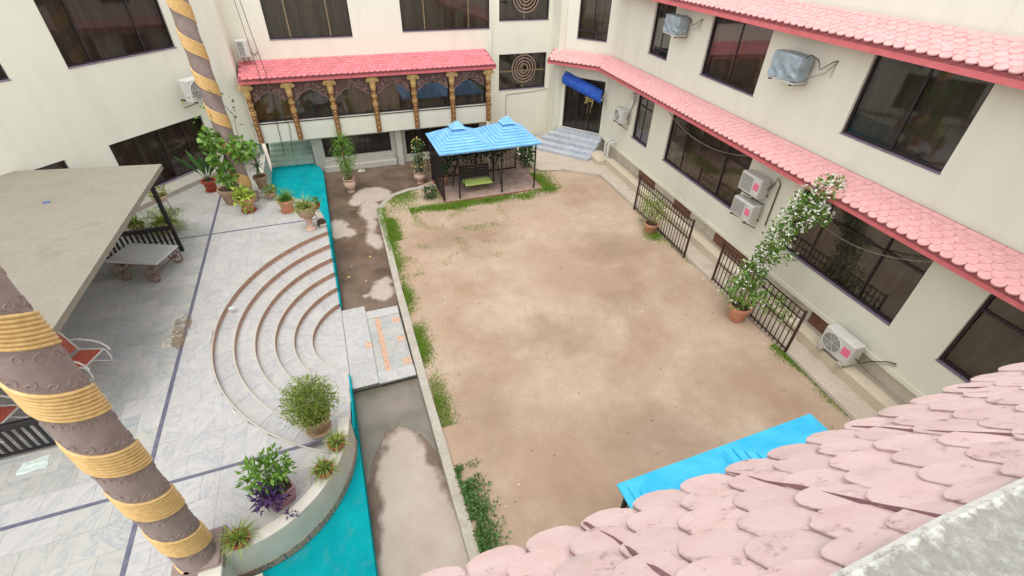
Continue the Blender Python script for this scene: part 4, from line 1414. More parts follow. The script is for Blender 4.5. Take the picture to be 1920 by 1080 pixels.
# ------------------------------------------------------------------ air conditioning units and other wall fittings
def ac_unit(T, u, n, z, w, h, d, label, sticker=True, feet='bracket', fan=True, name='air_conditioner', pipe=None):
    """outdoor unit: fan face towards -n"""
    o = T(u + w / 2, n + d / 2, z)
    t = thing(name, o, label, 'air conditioner', 'outdoor air conditioning units')
    q = MB(T); q.cbox(u, u + w, n, n + d, z, z + h, .02); obj('casing', q, M['metal_white'], t)
    q = MB(T); q.box(u + .02, u + w - .02, n - .012, n - .001, z + .03, z + h - .03); face = obj('front_panel', q, M['metal_white'], t)
    cx, cz, r = u + w * .36, z + h * .5, min(h * .42, w * .33)
    if fan:
        q = MB(T); q.disc((cx, cz), r, seg=28, n0=n - .02, th=.007); gr = obj('fan_grille', q, M['grille'], t)
        q = MB(T)
        for k in range(1, 6):
            rr = r * k / 5.2
            q.tube([(cx + rr * cos(2 * pi * i / 24), n - .026, cz + rr * sin(2 * pi * i / 24)) for i in range(25)], .005, 4, False)
        for k in range(6):
            a = pi * k / 3
            q.tube([(cx, n - .028, cz), (cx + r * cos(a), n - .028, cz + r * sin(a))], .006, 4)
        obj('guard', q, M['metal_white'], gr)
        q = MB(T); q.tube([(cx + r * cos(2 * pi * i / 28), n - .02, cz + r * sin(2 * pi * i / 28)) for i in range(29)], .013, 5, False); obj('fan_rim', q, M['metal_white'], gr)
    else:
        q = MB(T); q.box(u + .05, u + w * .62, n - .018, n - .0125, z + .06, z + h - .06); gr = obj('fan_grille', q, M['grille'], t)
        for k in range(9):
            a = z + .08 + (h - .16) * k / 8
            q = MB(T); q.box(u + .05, u + w * .62, n - .026, n - .0185, a - .006, a + .006); obj('louvre', q, M['metal_white'], gr)
    if sticker:
        q = MB(T); q.box(u + w * .7, u + w * .94, n - .0155, n - .0125, z + h * .36, z + h * .74); lb = obj('sticker', q, M['pink_label'], t)
    if feet == 'bracket':
        for uu in (u + .1, u + w - .14):
            q = MB(T); q.box(uu, uu + .04, n - .06, -.003, z - .045, z - .002); q.tube([(uu + .02, n, z - .04), (uu + .02, -.01, z - .3)], .014, 5); obj('bracket', q, M['rust'], t)
    elif feet == 'block':
        for uu in (u + .06, u + w - .2):
            q = MB(T); q.cbox(uu, uu + .16, n - .08, n + d + .02, z - .1, z - .002, .01); obj('foot_block', q, M['concrete'], t)
    if pipe:
        q = MB(T); q.tube(pipe, .014, 6); obj('pipe', q, M['cable_dark'], t, smooth=True)
        q = MB(T); q.tube([(p[0] + .03, p[1], p[2] - .05) for p in pipe], .008, 5); obj('cable', q, M['cable'], t, smooth=True)
    return t
TRn = TR
ac_unit(TR, 7.15, -.5, 2.82, .86, .56, .34, 'upper of two white air conditioners with pink stickers beside the flowering creeper', fan=False,
        pipe=[(8.02, -.25, 3.1), (8.15, -.2, 3.3), (8.1, -.1, 3.5), (8.2, -.03, 3.35), (8.22, -.02, 2.0)])
ac_unit(TR, 7.15, -.5, 2.0, .86, .56, .34, 'lower of two white air conditioners with pink stickers beside the flowering creeper', fan=False)
ac_unit(TR, 11.72, -.57, .44, .9, .62, .34, 'white air conditioner with a round fan standing on the ledge by the near path', feet='block',
        pipe=[(12.63, -.4, .7), (12.75, -.35, .62), (12.85, -.2, .75), (13.1, -.05, .95), (13.25, -.02, 1.02)])
ac_unit(TR, -1.55, -.42, 2.2, .8, .56, .3, 'small white air conditioner on the wall between entrance and narrow window', sticker=False,
        pipe=[(-.74, -.2, 2.4), (-.66, -.1, 2.9), (-.6, -.04, 3.3), (-.55, -.03, 3.6)])
q = MB(TR); q.cbox(-.75, -.5, -.2, -.002, 3.3, 3.55, .01)
obj('junction_box', q, M['metal_white'], label='pale junction box under the awning above the small air conditioner', cat='junction box')
TLw = TL
ac_unit(TL, 3.1, -.75, 3.95, .95, .72, .36, 'large white air conditioner on the left wall behind the far spiral column', sticker=False,
        pipe=[(4.06, -.4, 4.4), (4.3, -.2, 4.6), (4.5, -.05, 4.3), (4.4, -.03, 3.9)])
TNw = frame((cx_ + .002, 22.45), (0, 1))
ac_unit(TN, -2.95, -.55, 4.75, .42, .62, .3, 'slim white air conditioner with dark face high above the left end of the bay roof', sticker=False, fan=False,
        pipe=[(-2.52, -.3, 4.9), (-2.4, -.2, 4.75), (-2.3, -.05, 4.85)])

def wrapped_unit(u, z, w, h, d, label):
    o = TR(u + w / 2, -.3, z)
    t = thing('wrapped_air_conditioner', o, label, 'air conditioner', 'tarpaulin wrapped air conditioners')
    bm = bmesh.new()
    bmesh.ops.create_cube(bm, size=1)
    bmesh.ops.subdivide_edges(bm, edges=bm.edges[:], cuts=11, use_grid_fill=True)
    q = MB(TR)
    for v in bm.verts:
        c = v.co
        r = Vector((c.x, c.y, c.z))
        k = 1 - .05 * (abs(c.x * 2) ** 4 * abs(c.z * 2) ** 4 + abs(c.y * 2) ** 4 * abs(c.z * 2) ** 4 + abs(c.x * 2) ** 4 * abs(c.y * 2) ** 4) / 2
        fold = .045 * sin(17 * (c.x * .8 + c.z * .6) + 3 * noise.noise(r * 3)) * (0.5 - c.z) + .03 * noise.noise(r * 5 + Vector((u, 0, 0)))
        x = u + w / 2 + c.x * w * k
        n = -.1 - d / 2 + c.y * d * k - (fold if c.y < -.3 else 0)
        zz = z + h / 2 + c.z * h * k + (.02 * noise.noise(r * 4) if c.z > .4 else 0)
        q.v.append(TR(x + (fold * .5 if abs(c.x) > .45 else 0), n, zz))
    q.f = [tuple(v.index for v in f.verts) for f in bm.faces]
    bm.free()
    obj('tarpaulin', q, M['tarp'], t, smooth=True)
    q = MB(TR); q.box(u + .02, u + w - .02, -.08 - d, -.1, z - .05, z - .005); obj('unit_base', q, M['metal_white'], t)
    for uu in (u + .1, u + w - .14):
        q = MB(TR); q.box(uu, uu + .04, -.1 - d, -.003, z - .09, z - .052); obj('bracket', q, M['rust'], t)
    q = MB(TR); q.tube([(u + w - .06, -.4, z + h * .9), (u + w + .08, -.36, z + h + .06), (u + w + .25, -.25, z + h * .95), (u + w + .3, -.15, z + h * .6), (u + w + .5, -.05, z + h * .95), (u + w + .6, -.02, z + h * 1.02)], .012, 6); obj('pipe', q, M['cable_dark'], t, smooth=True)
    q = MB(TR); q.tube([(u + w + .6, -.02, z + h), (u + w + .4, -.08, z + h * .5), (u + w + .12, -.2, z + .15), (u + w, -.3, z + .02)], .01, 5); q.tube([(u + w + .58, -.02, z + h), (u + w + .55, -.03, z + h * .4)], .008, 4); obj('cable', q, M['cable'], t, smooth=True)
wrapped_unit(6.85, 6.02, 1.0, .62, .42, 'larger grey tarpaulin wrapped air conditioner between the two upper windows')
wrapped_unit(1.25, 6.22, .95, .56, .4, 'smaller grey tarpaulin wrapped air conditioner beside the narrow upper window')

def cable(name, pts, r, mat, label):
    q = MB(); q.tube(pts, r, 5)
    obj(name, q, mat, smooth=True, label=label, cat='cable')
def sag(T, a, b, drop, n=-.12, k=18):
    return [T(a[0] + (b[0] - a[0]) * i / k, n, a[1] + (b[1] - a[1]) * i / k - drop * 4 * (i / k) * (1 - i / k)) for i in range(k + 1)]
cable('hanging_cable', sag(TR, (2.15, 3.6), (6.9, 3.68), .42), .014, M['cable'], 'thin pale cable sagging across the first long window on the right')
cable('hanging_cable', sag(TR, (8.9, 3.35), (12.7, 3.6), .5), .014, M['cable'], 'thin pale cable sagging across the long window behind the creeper')
cable('drop_cable', [TB(-2.35, -.45, 8.6), TB(-2.2, -.45, 6.2), TB(-2.05, -.47, 4.3), TB(-2.0, -.46, 3.9), TB(-2.2, -.05, 2.3), TB(-2.25, -.03, .9)], .012, M['cable_dark'], 'dark cable dropping over the left end of the bay roof')
cable('drop_cable', [TB(-2.5, -.45, 8.6), TB(-2.38, -.44, 6.0), TB(-2.3, -.46, 4.28), TB(-2.28, -.46, 3.9), TB(-1.75, -.05, 2.2), TB(-1.9, -.03, .9)], .01, M['cable_dark'], 'thinner cable dropping beside the dark one over the bay roof')

# rolled blue awning over the entrance
aw = thing('rolled_awning', TE(1.05, -.4, 2.8), 'rolled blue fabric awning slanting above the entrance door', 'awning')
TEt = lambda u, n, z: TE(u, n * .75 - .06 * u, z + .2 - .27 * u)
q = MB(TEt)
n = 26
for k in range(n):
    u0, u1 = .02 + 2.14 * k / n, .02 + 2.14 * (k + 1) / n
    for (ps) in ([(-.12, 3.36), (-.3, 3.32), (-.5, 3.18)],):
        w0 = .025 * sin(u0 * 9); w1 = .025 * sin(u1 * 9)
        for (a, b) in zip(ps, ps[1:]):
            q.quad((u0, a[0], a[1] + w0 * .5), (u1, a[0], a[1] + w1 * .5), (u1, b[0], b[1] + w1), (u0, b[0], b[1] + w0))
obj('top_cloth', q, M['blue_cloth'], aw, smooth=True)
q = MB(TEt)
prof = [(-.5, 3.19), (-.56, 3.1), (-.58, 2.98), (-.52, 2.86), (-.44, 2.82), (-.4, 2.9), (-.44, 3.05)]
for k in range(n):
    u0, u1 = .0 + 2.18 * k / n, .0 + 2.18 * (k + 1) / n
    for (a, b) in zip(prof, prof[1:] + prof[:1]):
        f0 = .02 * sin(u0 * 17 + a[1] * 9); f1 = .02 * sin(u1 * 17 + a[1] * 9); e0 = .02 * sin(u0 * 17 + b[1] * 9); e1 = .02 * sin(u1 * 17 + b[1] * 9)
        q.quad((u0, a[0] + f0, a[1]), (u1, a[0] + f1, a[1]), (u1, b[0] + e1, b[1]), (u0, b[0] + e0, b[1]))
obj('rolled_cloth', q, M['blue_cloth'], aw, smooth=True)
q = MB(TEt); q.tube([(-.04, -.48, 2.98), (2.24, -.48, 2.98)], .025, 6)
for u in (.0, 2.2): q.tube([(u, -.48, 2.98), (u, -.03, 3.3)], .018, 5)
obj('awning_arm', q, M['metal_white'], aw)

# entrance stairs of bluish marble
es = thing('entrance_stairs', TE(1, -1, 0), 'flight of worn bluish marble steps up to the dark entrance doors', 'stairs')
for i in range(5):
    z1 = .16 * (5 - i); n1 = -.42 - .36 * i; n0 = n1 + .36 if i else -.01
    ul = -.15 - .24 * i
    q = MB(TE); q.cbox(ul, 2.42, n1, n0 + .02, -.1, z1 - .002 - .001 * i, .012)
    obj('step', q, M['marble_step'], es)
# concrete block with two white drain pipes
q = MB(TR); q.cbox(-2.75, -1.5, -.95, -.22, -.05, .3, .05)
blk = obj('concrete_block', q, M['ledge'], label='rough pale concrete block at the foot of the entrance stairs', cat='concrete block')
for i in range(2):
    u = -1.98 + i * .3
    q = MB(TR); q.tube([(u, -.4, .28), (u, -.4, .92), (u + .01, -.37, 1.0), (u + .02, -.28, 1.05), (u + .03, .02, 1.06)], .062, 10)
    obj('drain_pipe', q, M['metal_white'], smooth=True, label=['left-hand white drain pipe rising from the concrete block', 'right-hand white drain pipe rising from the concrete block'][i], cat='pipe', group='drain pipes by the entrance stairs')

# ------------------------------------------------------------------ plants and pots
def rdir(zmin=-1.0, zmax=1.0):
    z = R.uniform(zmin, zmax); a = R.uniform(0, 2 * pi); r = sqrt(max(0, 1 - z * z))
    return Vector((r * cos(a), r * sin(a), z))
def leaves(mb, n, centre, rad, L, W, fill=.55, clump=0.0, up=.2, zmin=-1.0):
    """leaves through an uneven crown"""
    c0 = Vector(centre)
    lob = [(rdir(), R.uniform(.75, 1.15)) for _ in range(7)]
    for _ in range(n):
        d = rdir(zmin)
        k = max(1 - .28 * (1 - max(0, d.dot(a))) * (1 if b < 1 else .3) for a, b in lob) * R.uniform(fill, 1.0)
        k *= 1 + .2 * noise.noise(d * 2.3 + c0)
        p = c0 + Vector((d.x * rad[0] * k, d.y * rad[1] * k, d.z * rad[2] * k))
        ld = (d + rdir() * .9 + Vector((0, 0, up))).normalized()
        sd = ld.cross(rdir()).normalized()
        q = R.uniform(.7, 1.25)
        mb.leaf(p, ld, sd, L * q, W * q)
def blades(mb, base, n, L, W, spread=1.0, droop=.5, seg=4, rise=.4):
    b = Vector(base)
    for _ in range(n):
        a = R.uniform(0, 2 * pi); e = R.uniform(rise, 1.45)
        d = Vector((cos(a) * cos(e) * spread, sin(a) * cos(e) * spread, sin(e))).normalized()
        sd = Vector((-sin(a), cos(a), 0))
        l = L * R.uniform(.65, 1.1)
        pts = []
        p = b + Vector((cos(a), sin(a), 0)) * R.uniform(0, .05)
        for k in range(seg + 1):
            f = k / seg
            w = W * (1 - f) ** .7 * .5 + .0008
            pts += [p + sd * w, p - sd * w]
            d = (d + Vector((0, 0, -droop / seg * (1 + f)))).normalized()
            p = p + d * (l / seg)
        mb.add(pts, [(2 * k, 2 * k + 1, 2 * k + 3, 2 * k + 2) for k in range(seg)])
def sprig(mb, a, b, r0, r1, seg=5):
    a, b = Vector(a), Vector(b)
    mid = [(a.lerp(b, k / 5) + rdir() * (.03 * (b - a).length if 0 < k < 5 else 0)) for k in range(6)]
    mb.tube(mid, [r0 + (r1 - r0) * k / 5 for k in range(6)], seg)
POTS = {
    'flower': lambda h, r: [(r * .62, 0), (r * .66, .02), (r * .9, h * .78), (r * .92, h * .8), (r * 1.04, h * .8), (r * 1.05, h), (r * .92, h), (r * .9, h * .88)],
    'urn': lambda h, r: [(r * .6, 0), (r * .62, h * .06), (r * .42, h * .14), (r * .7, h * .3), (r * .98, h * .52), (r * .92, h * .72), (r * .72, h * .84), (r * .9, h * .95), (r * .92, h), (r * .76, h), (r * .7, h * .9)],
    'bowl': lambda h, r: [(r * .7, 0), (r * .75, .01), (r * 1.0, h * .6), (r * 1.04, h), (r * .94, h), (r * .9, h * .85)],
}
def pot(t, x, y, z, kind, h, r, mat, saucer=None):
    prof = POTS[kind](h, r)
    q = MB(); q.lathe(prof, 22, (x, y, z), True, False); obj('pot', q, M[mat], t, smooth=True)
    q = MB(); q.lathe([(prof[-1][0] * .99, h * .86), (prof[-1][0] * .5, h * .9), (.002, h * .9)], 14, (x, y, z), True, True); obj('soil', q, M['soil'], t)
    if saucer:
        q = MB(); q.lathe([(r * .8, 0), (r * .95, .035), (r * .9, .04), (r * .7, .02)], 18, (x, y, z - .002)); obj('saucer', q, M[saucer], t)
def plant(name, x, y, z, label, cat='potted plant', group=None):
    return thing(name, (x, y, z), label, cat, group)

Z = P0 + .001
t = plant('potted_lance_plant', -4.76, 19.2, Z, 'red terracotta pot with a few tall lance-shaped leaves by the left wall')
pot(t, -4.76, 19.2, Z, 'flower', .42, .24, 'terracotta_red', 'terracotta_red')
q = MB()
for (dx, dy, L) in ((-.5, -.1, 1.15), (-.25, .1, 1.2), (-.1, -.15, 1.05), (.2, .1, 1.0), (.35, -.1, .8), (-.05, .2, .9)):
    b = Vector((-4.76, 19.2, Z + .36)); e = b + Vector((dx, dy, L))
    s0 = Vector((dy, -dx, 0)).normalized() if abs(dx) + abs(dy) > 0 else Vector((1, 0, 0))
    s0 = Vector((1, 0, 0))
    pts = []
    for k in range(8):
        f = k / 7
        p = b.lerp(e, f) + Vector((dx, dy, 0)) * (f * f * .5)
        w = .012 + .075 * max(0, sin(pi * max(0, (f - .35) / .65)))
        pts += [p + s0 * w, p + Vector((0, -.02, 0)), p - s0 * w]
    q.add(pts, [(3 * k + a, 3 * k + a + 1, 3 * k + a + 4, 3 * k + a + 3) for k in range(7) for a in (0, 1)])
obj('leaves', q, M['leaf_dark'], t)

t = plant('creeper_pot', -3.94, 17.86, Z, 'big tan clay pot whose broad-leaved creeper climbs the far spiral column', 'climbing plant')
pot(t, -3.94, 17.86, Z, 'flower', .58, .33, 'clay')
q = MB(); q.tube([(-3.9, 17.84, Z + .5), (-3.86, 17.7, 2.2), (-3.82, 17.62, 2.9), (-3.6, 17.6, 3.6)], .018, 6); q.tube([(-3.86, 17.7, 2.2), (-3.4, 17.55, 2.8), (-3.05, 17.7, 3.2), (-3.0, 17.9, 4.0), (-3.4, 17.55, 4.9)], .011, 5)
obj('stem', q, M['bark'], t)
q = MB()
leaves(q, 110, (-3.8, 17.62, 2.75), (.36, .28, .55), .22, .16, .3, up=-.4)
leaves(q, 140, (-3.08, 17.62, 3.0), (.42, .32, .44), .22, .16, .3, up=-.4)
leaves(q, 60, (-3.85, 17.6, 3.35), (.3, .25, .3), .22, .16, .3, up=-.3)
leaves(q, 70, (-3.75, 17.6, 2.1), (.25, .2, .4), .24, .17, .3, up=-.5)
leaves(q, 12, (-3.9, 17.62, 4.3), (.3, .1, .9), .12, .09, .2)
leaves(q, 12, (-2.95, 17.75, 4.2), (.15, .1, .8), .12, .09, .2)
obj('leaves', q, M['leaf'], t)

t = plant('potted_lime_plant', -3.35, 17.06, Z, 'terracotta pot of trailing lime-yellow leaves at the foot of the far spiral column')
pot(t, -3.35, 17.06, Z, 'flower', .5, .27, 'terracotta', 'terracotta_red')
q = MB(); leaves(q, 190, (-3.38, 17.02, Z + .62), (.36, .32, .3), .16, .1, .3, up=-.2); leaves(q, 50, (-3.36, 16.82, Z + .32), (.17, .08, .3), .13, .08, .4, up=-.6); obj('leaves', q, M['leaf_lime'], t)

t = plant('potted_dracaena', -2.92, 18.55, Z, 'dark spiky dracaena hanging behind the far spiral column')
pot(t, -2.92, 18.55, Z + .12, 'flower', .5, .24, 'clay')
q = MB(); q.tube([(-2.92, 18.55, Z + .5), (-2.9, 18.5, Z + 1.3)], .025, 6); obj('stem', q, M['bark'], t)
q = MB(); blades(q, (-2.9, 18.5, Z + 1.45), 60, .62, .035, 1.2, 1.1, 4, -.1); blades(q, (-2.88, 18.46, Z + 1.0), 40, .55, .03, 1.2, 1.3, 4, -.2); obj('leaves', q, M['leaf_dark'], t)

t = plant('potted_succulent', -2.62, 17.76, Z + .1, 'small dark pot of bushy green on the grey curb beside the carpet')
pot(t, -2.62, 17.74, Z + .1, 'bowl', .2, .17, 'clay'); q = MB(); leaves(q, 120, (-2.62, 17.74, Z + .36), (.24, .24, .16), .15, .05, .3, up=.5); obj('leaves', q, M['leaf_olive'], t)
t = plant('potted_grass', -2.07, 16.6, Z, 'terracotta pot of spiky bright green grass before the teal carpet')
pot(t, -2.07, 16.6, Z, 'flower', .46, .26, 'terracotta', 'terracotta'); q = MB(); blades(q, (-2.07, 16.6, Z + .4), 150, .5, .03, 1.0, .8); obj('leaves', q, M['leaf'], t)
t = plant('pedestal_planter', -1.36, 15.05, Z, 'pale urn on a tall tapering pedestal with wispy yellow-green grass')
q = MB(); q.lathe([(.17, 0), (.18, .03), (.13, .07), (.105, .12), (.1, .3), (.12, .4), (.16, .44)], 18, (-1.36, 15.05, Z)); obj('pedestal', q, M['pot_pink'], t, smooth=True)
q = MB(); q.lathe([(.16, .44), (.24, .52), (.3, .66), (.29, .78), (.32, .84), (.27, .84), (.24, .78)], 20, (-1.36, 15.05, Z), True, False); obj('urn', q, M['clay'], t, smooth=True)
q = MB(); q.lathe([(.25, .78), (.002, .8)], 12, (-1.36, 15.05, Z)); obj('soil', q, M['soil'], t)
q = MB(); blades(q, (-1.36, 15.05, Z + .78), 170, .55, .018, 1.0, 1.1); leaves(q, 60, (-1.45, 15.0, Z + .8), (.38, .3, .22), .1, .03, .4); obj('leaves', q, M['leaf_olive'], t)
t = plant('potted_sprout', -1.12, 16.32, Z + .1, 'small dark red pot of green sprouts right against the carpet edge')
pot(t, -1.12, 16.32, Z + .1, 'bowl', .17, .15, 'terracotta_red'); q = MB(); leaves(q, 90, (-1.12, 16.32, Z + .32), (.17, .17, .18), .12, .045, .2, up=.8); obj('leaves', q, M['leaf'], t)
q = MB(turned(-1.0, 15.2, Z)); q.lathe([(.1, 0), (.15, .06), (.15, .13), (.1, .2), (.03, .23)], 12)
q.v = [v + rdir() * .012 for v in q.v]
obj('dark_stone', q, M['soil'], smooth=True, label='dark round stone at the top end of the curved steps', cat='stone')
q = MB(); q.tube([(-1.2, 15.9, Z + .25), (-1.12, 15.75, Z + .16), (-1.06, 15.6, Z + .06), (-1.04, 15.42, Z + .03)], .022, 6)
obj('bent_pipe', q, M['white'], smooth=True, label='short bent white pipe behind the dark stone', cat='pipe')

t = plant('potted_bush', -1.46, 6.72, Z, 'large round feathery olive bush in a clay pot by the lower steps')
pot(t, -1.46, 6.72, Z, 'flower', .42, .27, 'clay', 'clay')
q = MB()
for _ in range(26):
    d = rdir(.05); sprig(q, (-1.46, 6.72, Z + .36), Vector((-1.46, 6.72, Z + .75)) + Vector((d.x * .42, d.y * .42, d.z * .48)), .009, .003, 4)
obj('stem', q, M['bark'], t)
q = MB(); leaves(q, 6000, (-1.46, 6.72, Z + .82), (.5, .5, .52), .06, .02, .3, up=.3); leaves(q, 500, (-1.46, 6.72, Z + .8), (.6, .6, .6), .05, .014, .8); obj('leaves', q, M['leaf_olive'], t)
for i, (x, y, lab) in enumerate(((-1.13, 6.1, 'spiky rosette plant on the white curved wall nearest the round bush'), (-1.38, 5.6, 'spiky rosette plant on the white curved wall, middle of three'), (-2.72, 4.79, 'spiky rosette plant at the end of the white curved wall by the near column'))):
    t = plant('potted_rosette', x, y, 1.031, lab, 'potted plant', 'spiky rosettes on the curved wall')
    pot(t, x, y, 1.031, 'bowl', .16, .16, 'terracotta_red')
    q = MB(); blades(q, (x, y, 1.16), 110, .3 + .03 * i, .017, 1.1, .75, 4, .1); obj('leaves', q, M['leaf_olive'], t)
t = plant('square_planter', -2.14, 5.38, Z, 'mauve square planter with glossy green leaves over a purple trailing plant')
T = turned(-2.14, 5.38, Z, radians(28))
q = MB(T)
A = [(-.17, -.17, 0), (.17, -.17, 0), (.17, .17, 0), (-.17, .17, 0)]; B = [(-.24, -.24, .42), (.24, -.24, .42), (.24, .24, .42), (-.24, .24, .42)]; C = [(p[0] * .88, p[1] * .88, .42) for p in B]; D = [(p[0] * .84, p[1] * .84, .34) for p in B]
q.add(A + B + C + D, [(3, 2, 1, 0)] + [(k * 4 + i, k * 4 + (i + 1) % 4, k * 4 + 4 + (i + 1) % 4, k * 4 + 4 + i) for k in range(3) for i in range(4)]); obj('pot', q, M['mauve_pot'], t)
q = MB(T); q.quad((-.21, -.21, .36), (.21, -.21, .36), (.21, .21, .36), (-.21, .21, .36)); obj('soil', q, M['soil'], t)
q = MB(); 
for _ in range(12):
    d = rdir(.3); sprig(q, (-2.14, 5.38, Z + .35), Vector((-2.16, 5.42, Z + .5)) + Vector((d.x * .32, d.y * .32, d.z * .45)), .01, .004, 4)
obj('stem', q, M['bark'], t)
q = MB(); leaves(q, 460, (-2.18, 5.48, Z + .76), (.42, .36, .32), .125, .052, .3, up=.25); obj('leaves', q, M['leaf'], t)
q = MB(); leaves(q, 230, (-2.2, 5.14, Z + .56), (.25, .18, .3), .12, .045, .2, up=-.4); leaves(q, 22, (-1.98, 4.98, Z + .12), (.1, .06, .14), .12, .03, .2, up=-.4); obj('purple_leaves', q, M['leaf_purple'], t, label='trailing purple leaves')

# creeper with white flowers in the yard
t = plant('flowering_creeper', 10.04, 7.42, .01, 'tall creeper with masses of white flowers in a terracotta pot by the near iron fence', 'climbing plant')
pot(t, 10.04, 7.42, .005, 'flower', .52, .3, 'terracotta')
q = MB()
spine = [Vector(p) for p in ((10.04, 7.42, .45), (10.1, 7.46, 1.0), (10.25, 7.5, 1.8), (10.5, 7.5, 2.6), (10.75, 7.42, 3.3), (10.95, 7.25, 3.9), (11.1, 7.0, 4.4))]
q.tube(spine, [.03, .028, .024, .02, .016, .012, .006], 6)
for i in range(34):
    k = R.uniform(0, 5.2); a = spine[int(k)].lerp(spine[int(k) + 1], k % 1)
    sprig(q, a, a + rdir(-.2) * R.uniform(.25, .55), .008, .003, 4)
obj('stem', q, M['bark'], t)
q = MB(); fl = MB()
for (c, rad, n, nf) in (((10.02, 7.5, .95), (.62, .6, .42), 420, 45), ((10.35, 6.75, 1.05), (.35, .75, .3), 200, 20), ((10.15, 7.55, 1.55), (.42, .42, .45), 300, 110), ((10.32, 7.5, 2.1), (.34, .34, .4), 260, 120), ((10.5, 7.5, 2.7), (.34, .34, .42), 260, 130),
                     ((10.7, 7.42, 3.2), (.38, .4, .42), 280, 150), ((10.85, 7.35, 3.7), (.42, .42, .4), 280, 170), ((11.0, 7.1, 4.15), (.34, .4, .36), 200, 150), ((10.85, 7.0, 3.55), (.3, .3, .3), 120, 80), ((10.45, 7.2, 2.35), (.3, .4, .3), 120, 40)):
    leaves(q, n, c, rad, .11, .055, .3)
    for _ in range(int(nf * .55)):
        d = rdir(-.5); p = Vector(c) + Vector((d.x * rad[0], d.y * rad[1], d.z * rad[2])) * R.uniform(.75, 1.12)
        for k in range(3):
            ld = (d * .6 + rdir()).normalized()
            fl.leaf(p, ld, ld.cross(rdir()).normalized(), .06, .05)
obj('leaves', q, M['leaf'], t); obj('flowers', fl, M['flower_white'], t)

t = plant('potted_bush', 10.46, 12.55, .005, 'small terracotta pot of loose olive foliage against the far iron fence')
pot(t, 10.46, 12.55, .005, 'flower', .4, .25, 'terracotta')
q = MB()
for _ in range(16):
    d = rdir(.1); sprig(q, (10.46, 12.55, .36), Vector((10.5, 12.6, .8)) + Vector((d.x * .4, d.y * .7, d.z * .55)), .008, .003, 4)
obj('stem', q, M['bark'], t)
q = MB(); leaves(q, 700, (10.5, 12.65, .95), (.42, .8, .55), .1, .035, .3); obj('leaves', q, M['leaf_olive'], t)

t = plant('potted_palm', .18, 20.1, -.249, 'slender palm-like plant in a cream urn on the wet paving')
pot(t, .18, 20.1, -.249, 'urn', .62, .27, 'pot_pink')
q = MB(); q.tube([(.18, 20.1, .3), (.2, 20.08, .8), (.16, 20.1, 1.4), (.2, 20.1, 1.9)], [.07, .06, .05, .035], 7); obj('trunk', q, M['bark'], t)
q = MB(); blades(q, (.18, 20.1, 1.85), 70, .75, .035, 1.1, 1.5, 5, .2); leaves(q, 420, (.2, 20.1, 1.35), (.42, .42, .6), .2, .03, .3, up=-.8); blades(q, (.2, 20.1, 2.0), 14, 1.0, .02, .7, 1.1, 5, .9); leaves(q, 150, (.18, 20.1, .75), (.22, .22, .4), .16, .03, .3, up=-.8)
obj('leaves', q, M['leaf'], t)
t = plant('potted_vine', 3.24, 20.05, -.249, 'tall staked vine with pale yellow flowers in an urn by the far pavilion')
pot(t, 3.24, 20.05, -.249, 'urn', .58, .27, 'pot_pink')
q = MB(); q.tube([(3.2, 20.0, .2), (3.12, 19.98, 1.5)], .018, 5); obj('stake', q, M['marble_green'], t)
q = MB(); q.tube([(3.24, 20.05, .3), (3.28, 20.05, 1.0), (3.26, 20.05, 1.75)], .03, 6); obj('stem', q, M['bark'], t)
q = MB(); fl = MB()
for c in ((3.25, 20.05, .55), (3.25, 20.05, 1.0), (3.26, 20.05, 1.45)):
    leaves(q, 210, c, (.28, .28, .36), .1, .05, .3)
    for _ in range(16):
        d = rdir(-.5); p = Vector(c) + Vector((d.x * .3, d.y * .3, d.z * .36))
        for k in range(3):
            ld = (d + rdir()).normalized(); fl.leaf(p, ld, ld.cross(rdir()).normalized(), .06, .05)
obj('leaves', q, M['leaf_dark'], t); obj('flowers', fl, M['flower_yellow'], t)
t = plant('garden_shrub', 8.25, 19.75, 0, 'dense dark green shrub at the right rear corner of the far pavilion', 'shrub')
q = MB()
for _ in range(14):
    d = rdir(.2); sprig(q, (8.25, 19.75, 0), Vector((8.25, 19.75, .6)) + Vector((d.x * .35, d.y * .35, d.z * .6)), .014, .004, 4)
obj('stem', q, M['bark'], t)
q = MB(); leaves(q, 900, (8.25, 19.72, .72), (.46, .42, .72), .12, .06, .3); obj('leaves', q, M['leaf_dark'], t)
t = plant('garden_shrub', 3.2, 17.9, 0, 'low dark green shrub at the left front corner of the far pavilion', 'shrub')
q = MB()
for _ in range(8):
    d = rdir(.2); sprig(q, (3.2, 17.9, 0), Vector((3.2, 17.9, .2)) + Vector((d.x * .25, d.y * .25, d.z * .3)), .01, .004, 4)
obj('stem', q, M['bark'], t)
q = MB(); leaves(q, 420, (3.2, 17.9, .28), (.32, .36, .34), .09, .04, .3); obj('leaves', q, M['leaf_dark'], t)
t = plant('potted_plant', 4.0, 18.9, .07, 'terracotta pot standing inside the left end of the far pavilion')
pot(t, 4.0, 18.9, .07, 'flower', .4, .22, 'terracotta'); q = MB(); leaves(q, 200, (4.0, 18.9, .75), (.28, .28, .35), .12, .05, .3); obj('leaves', q, M['leaf_dark'], t)
t = plant('trellis_creeper', 5.6, 19.66, 0, 'dark creeper growing through the back trellis of the far pavilion', 'climbing plant')
q = MB()
for x in (3.9, 4.6, 5.3, 6.0, 6.6):
    sprig(q, (x, 19.66, 0), (x + R.uniform(-.2, .2), 19.66, 1.7), .012, .004, 5)
obj('stem', q, M['bark'], t)
q = MB()
for x in (3.9, 4.4, 4.9, 5.4, 5.9, 6.4, 6.9):
    leaves(q, 190, (x, 19.66, R.uniform(.8, 1.2)), (.45, .08, .9), .13, .08, .1, up=-.2)
obj('leaves', q, M['leaf_dark'], t)
t = plant('potted_fern', -5.75, 16.35, Z, 'wide pale green fern in a clay pot behind the black slatted fence')
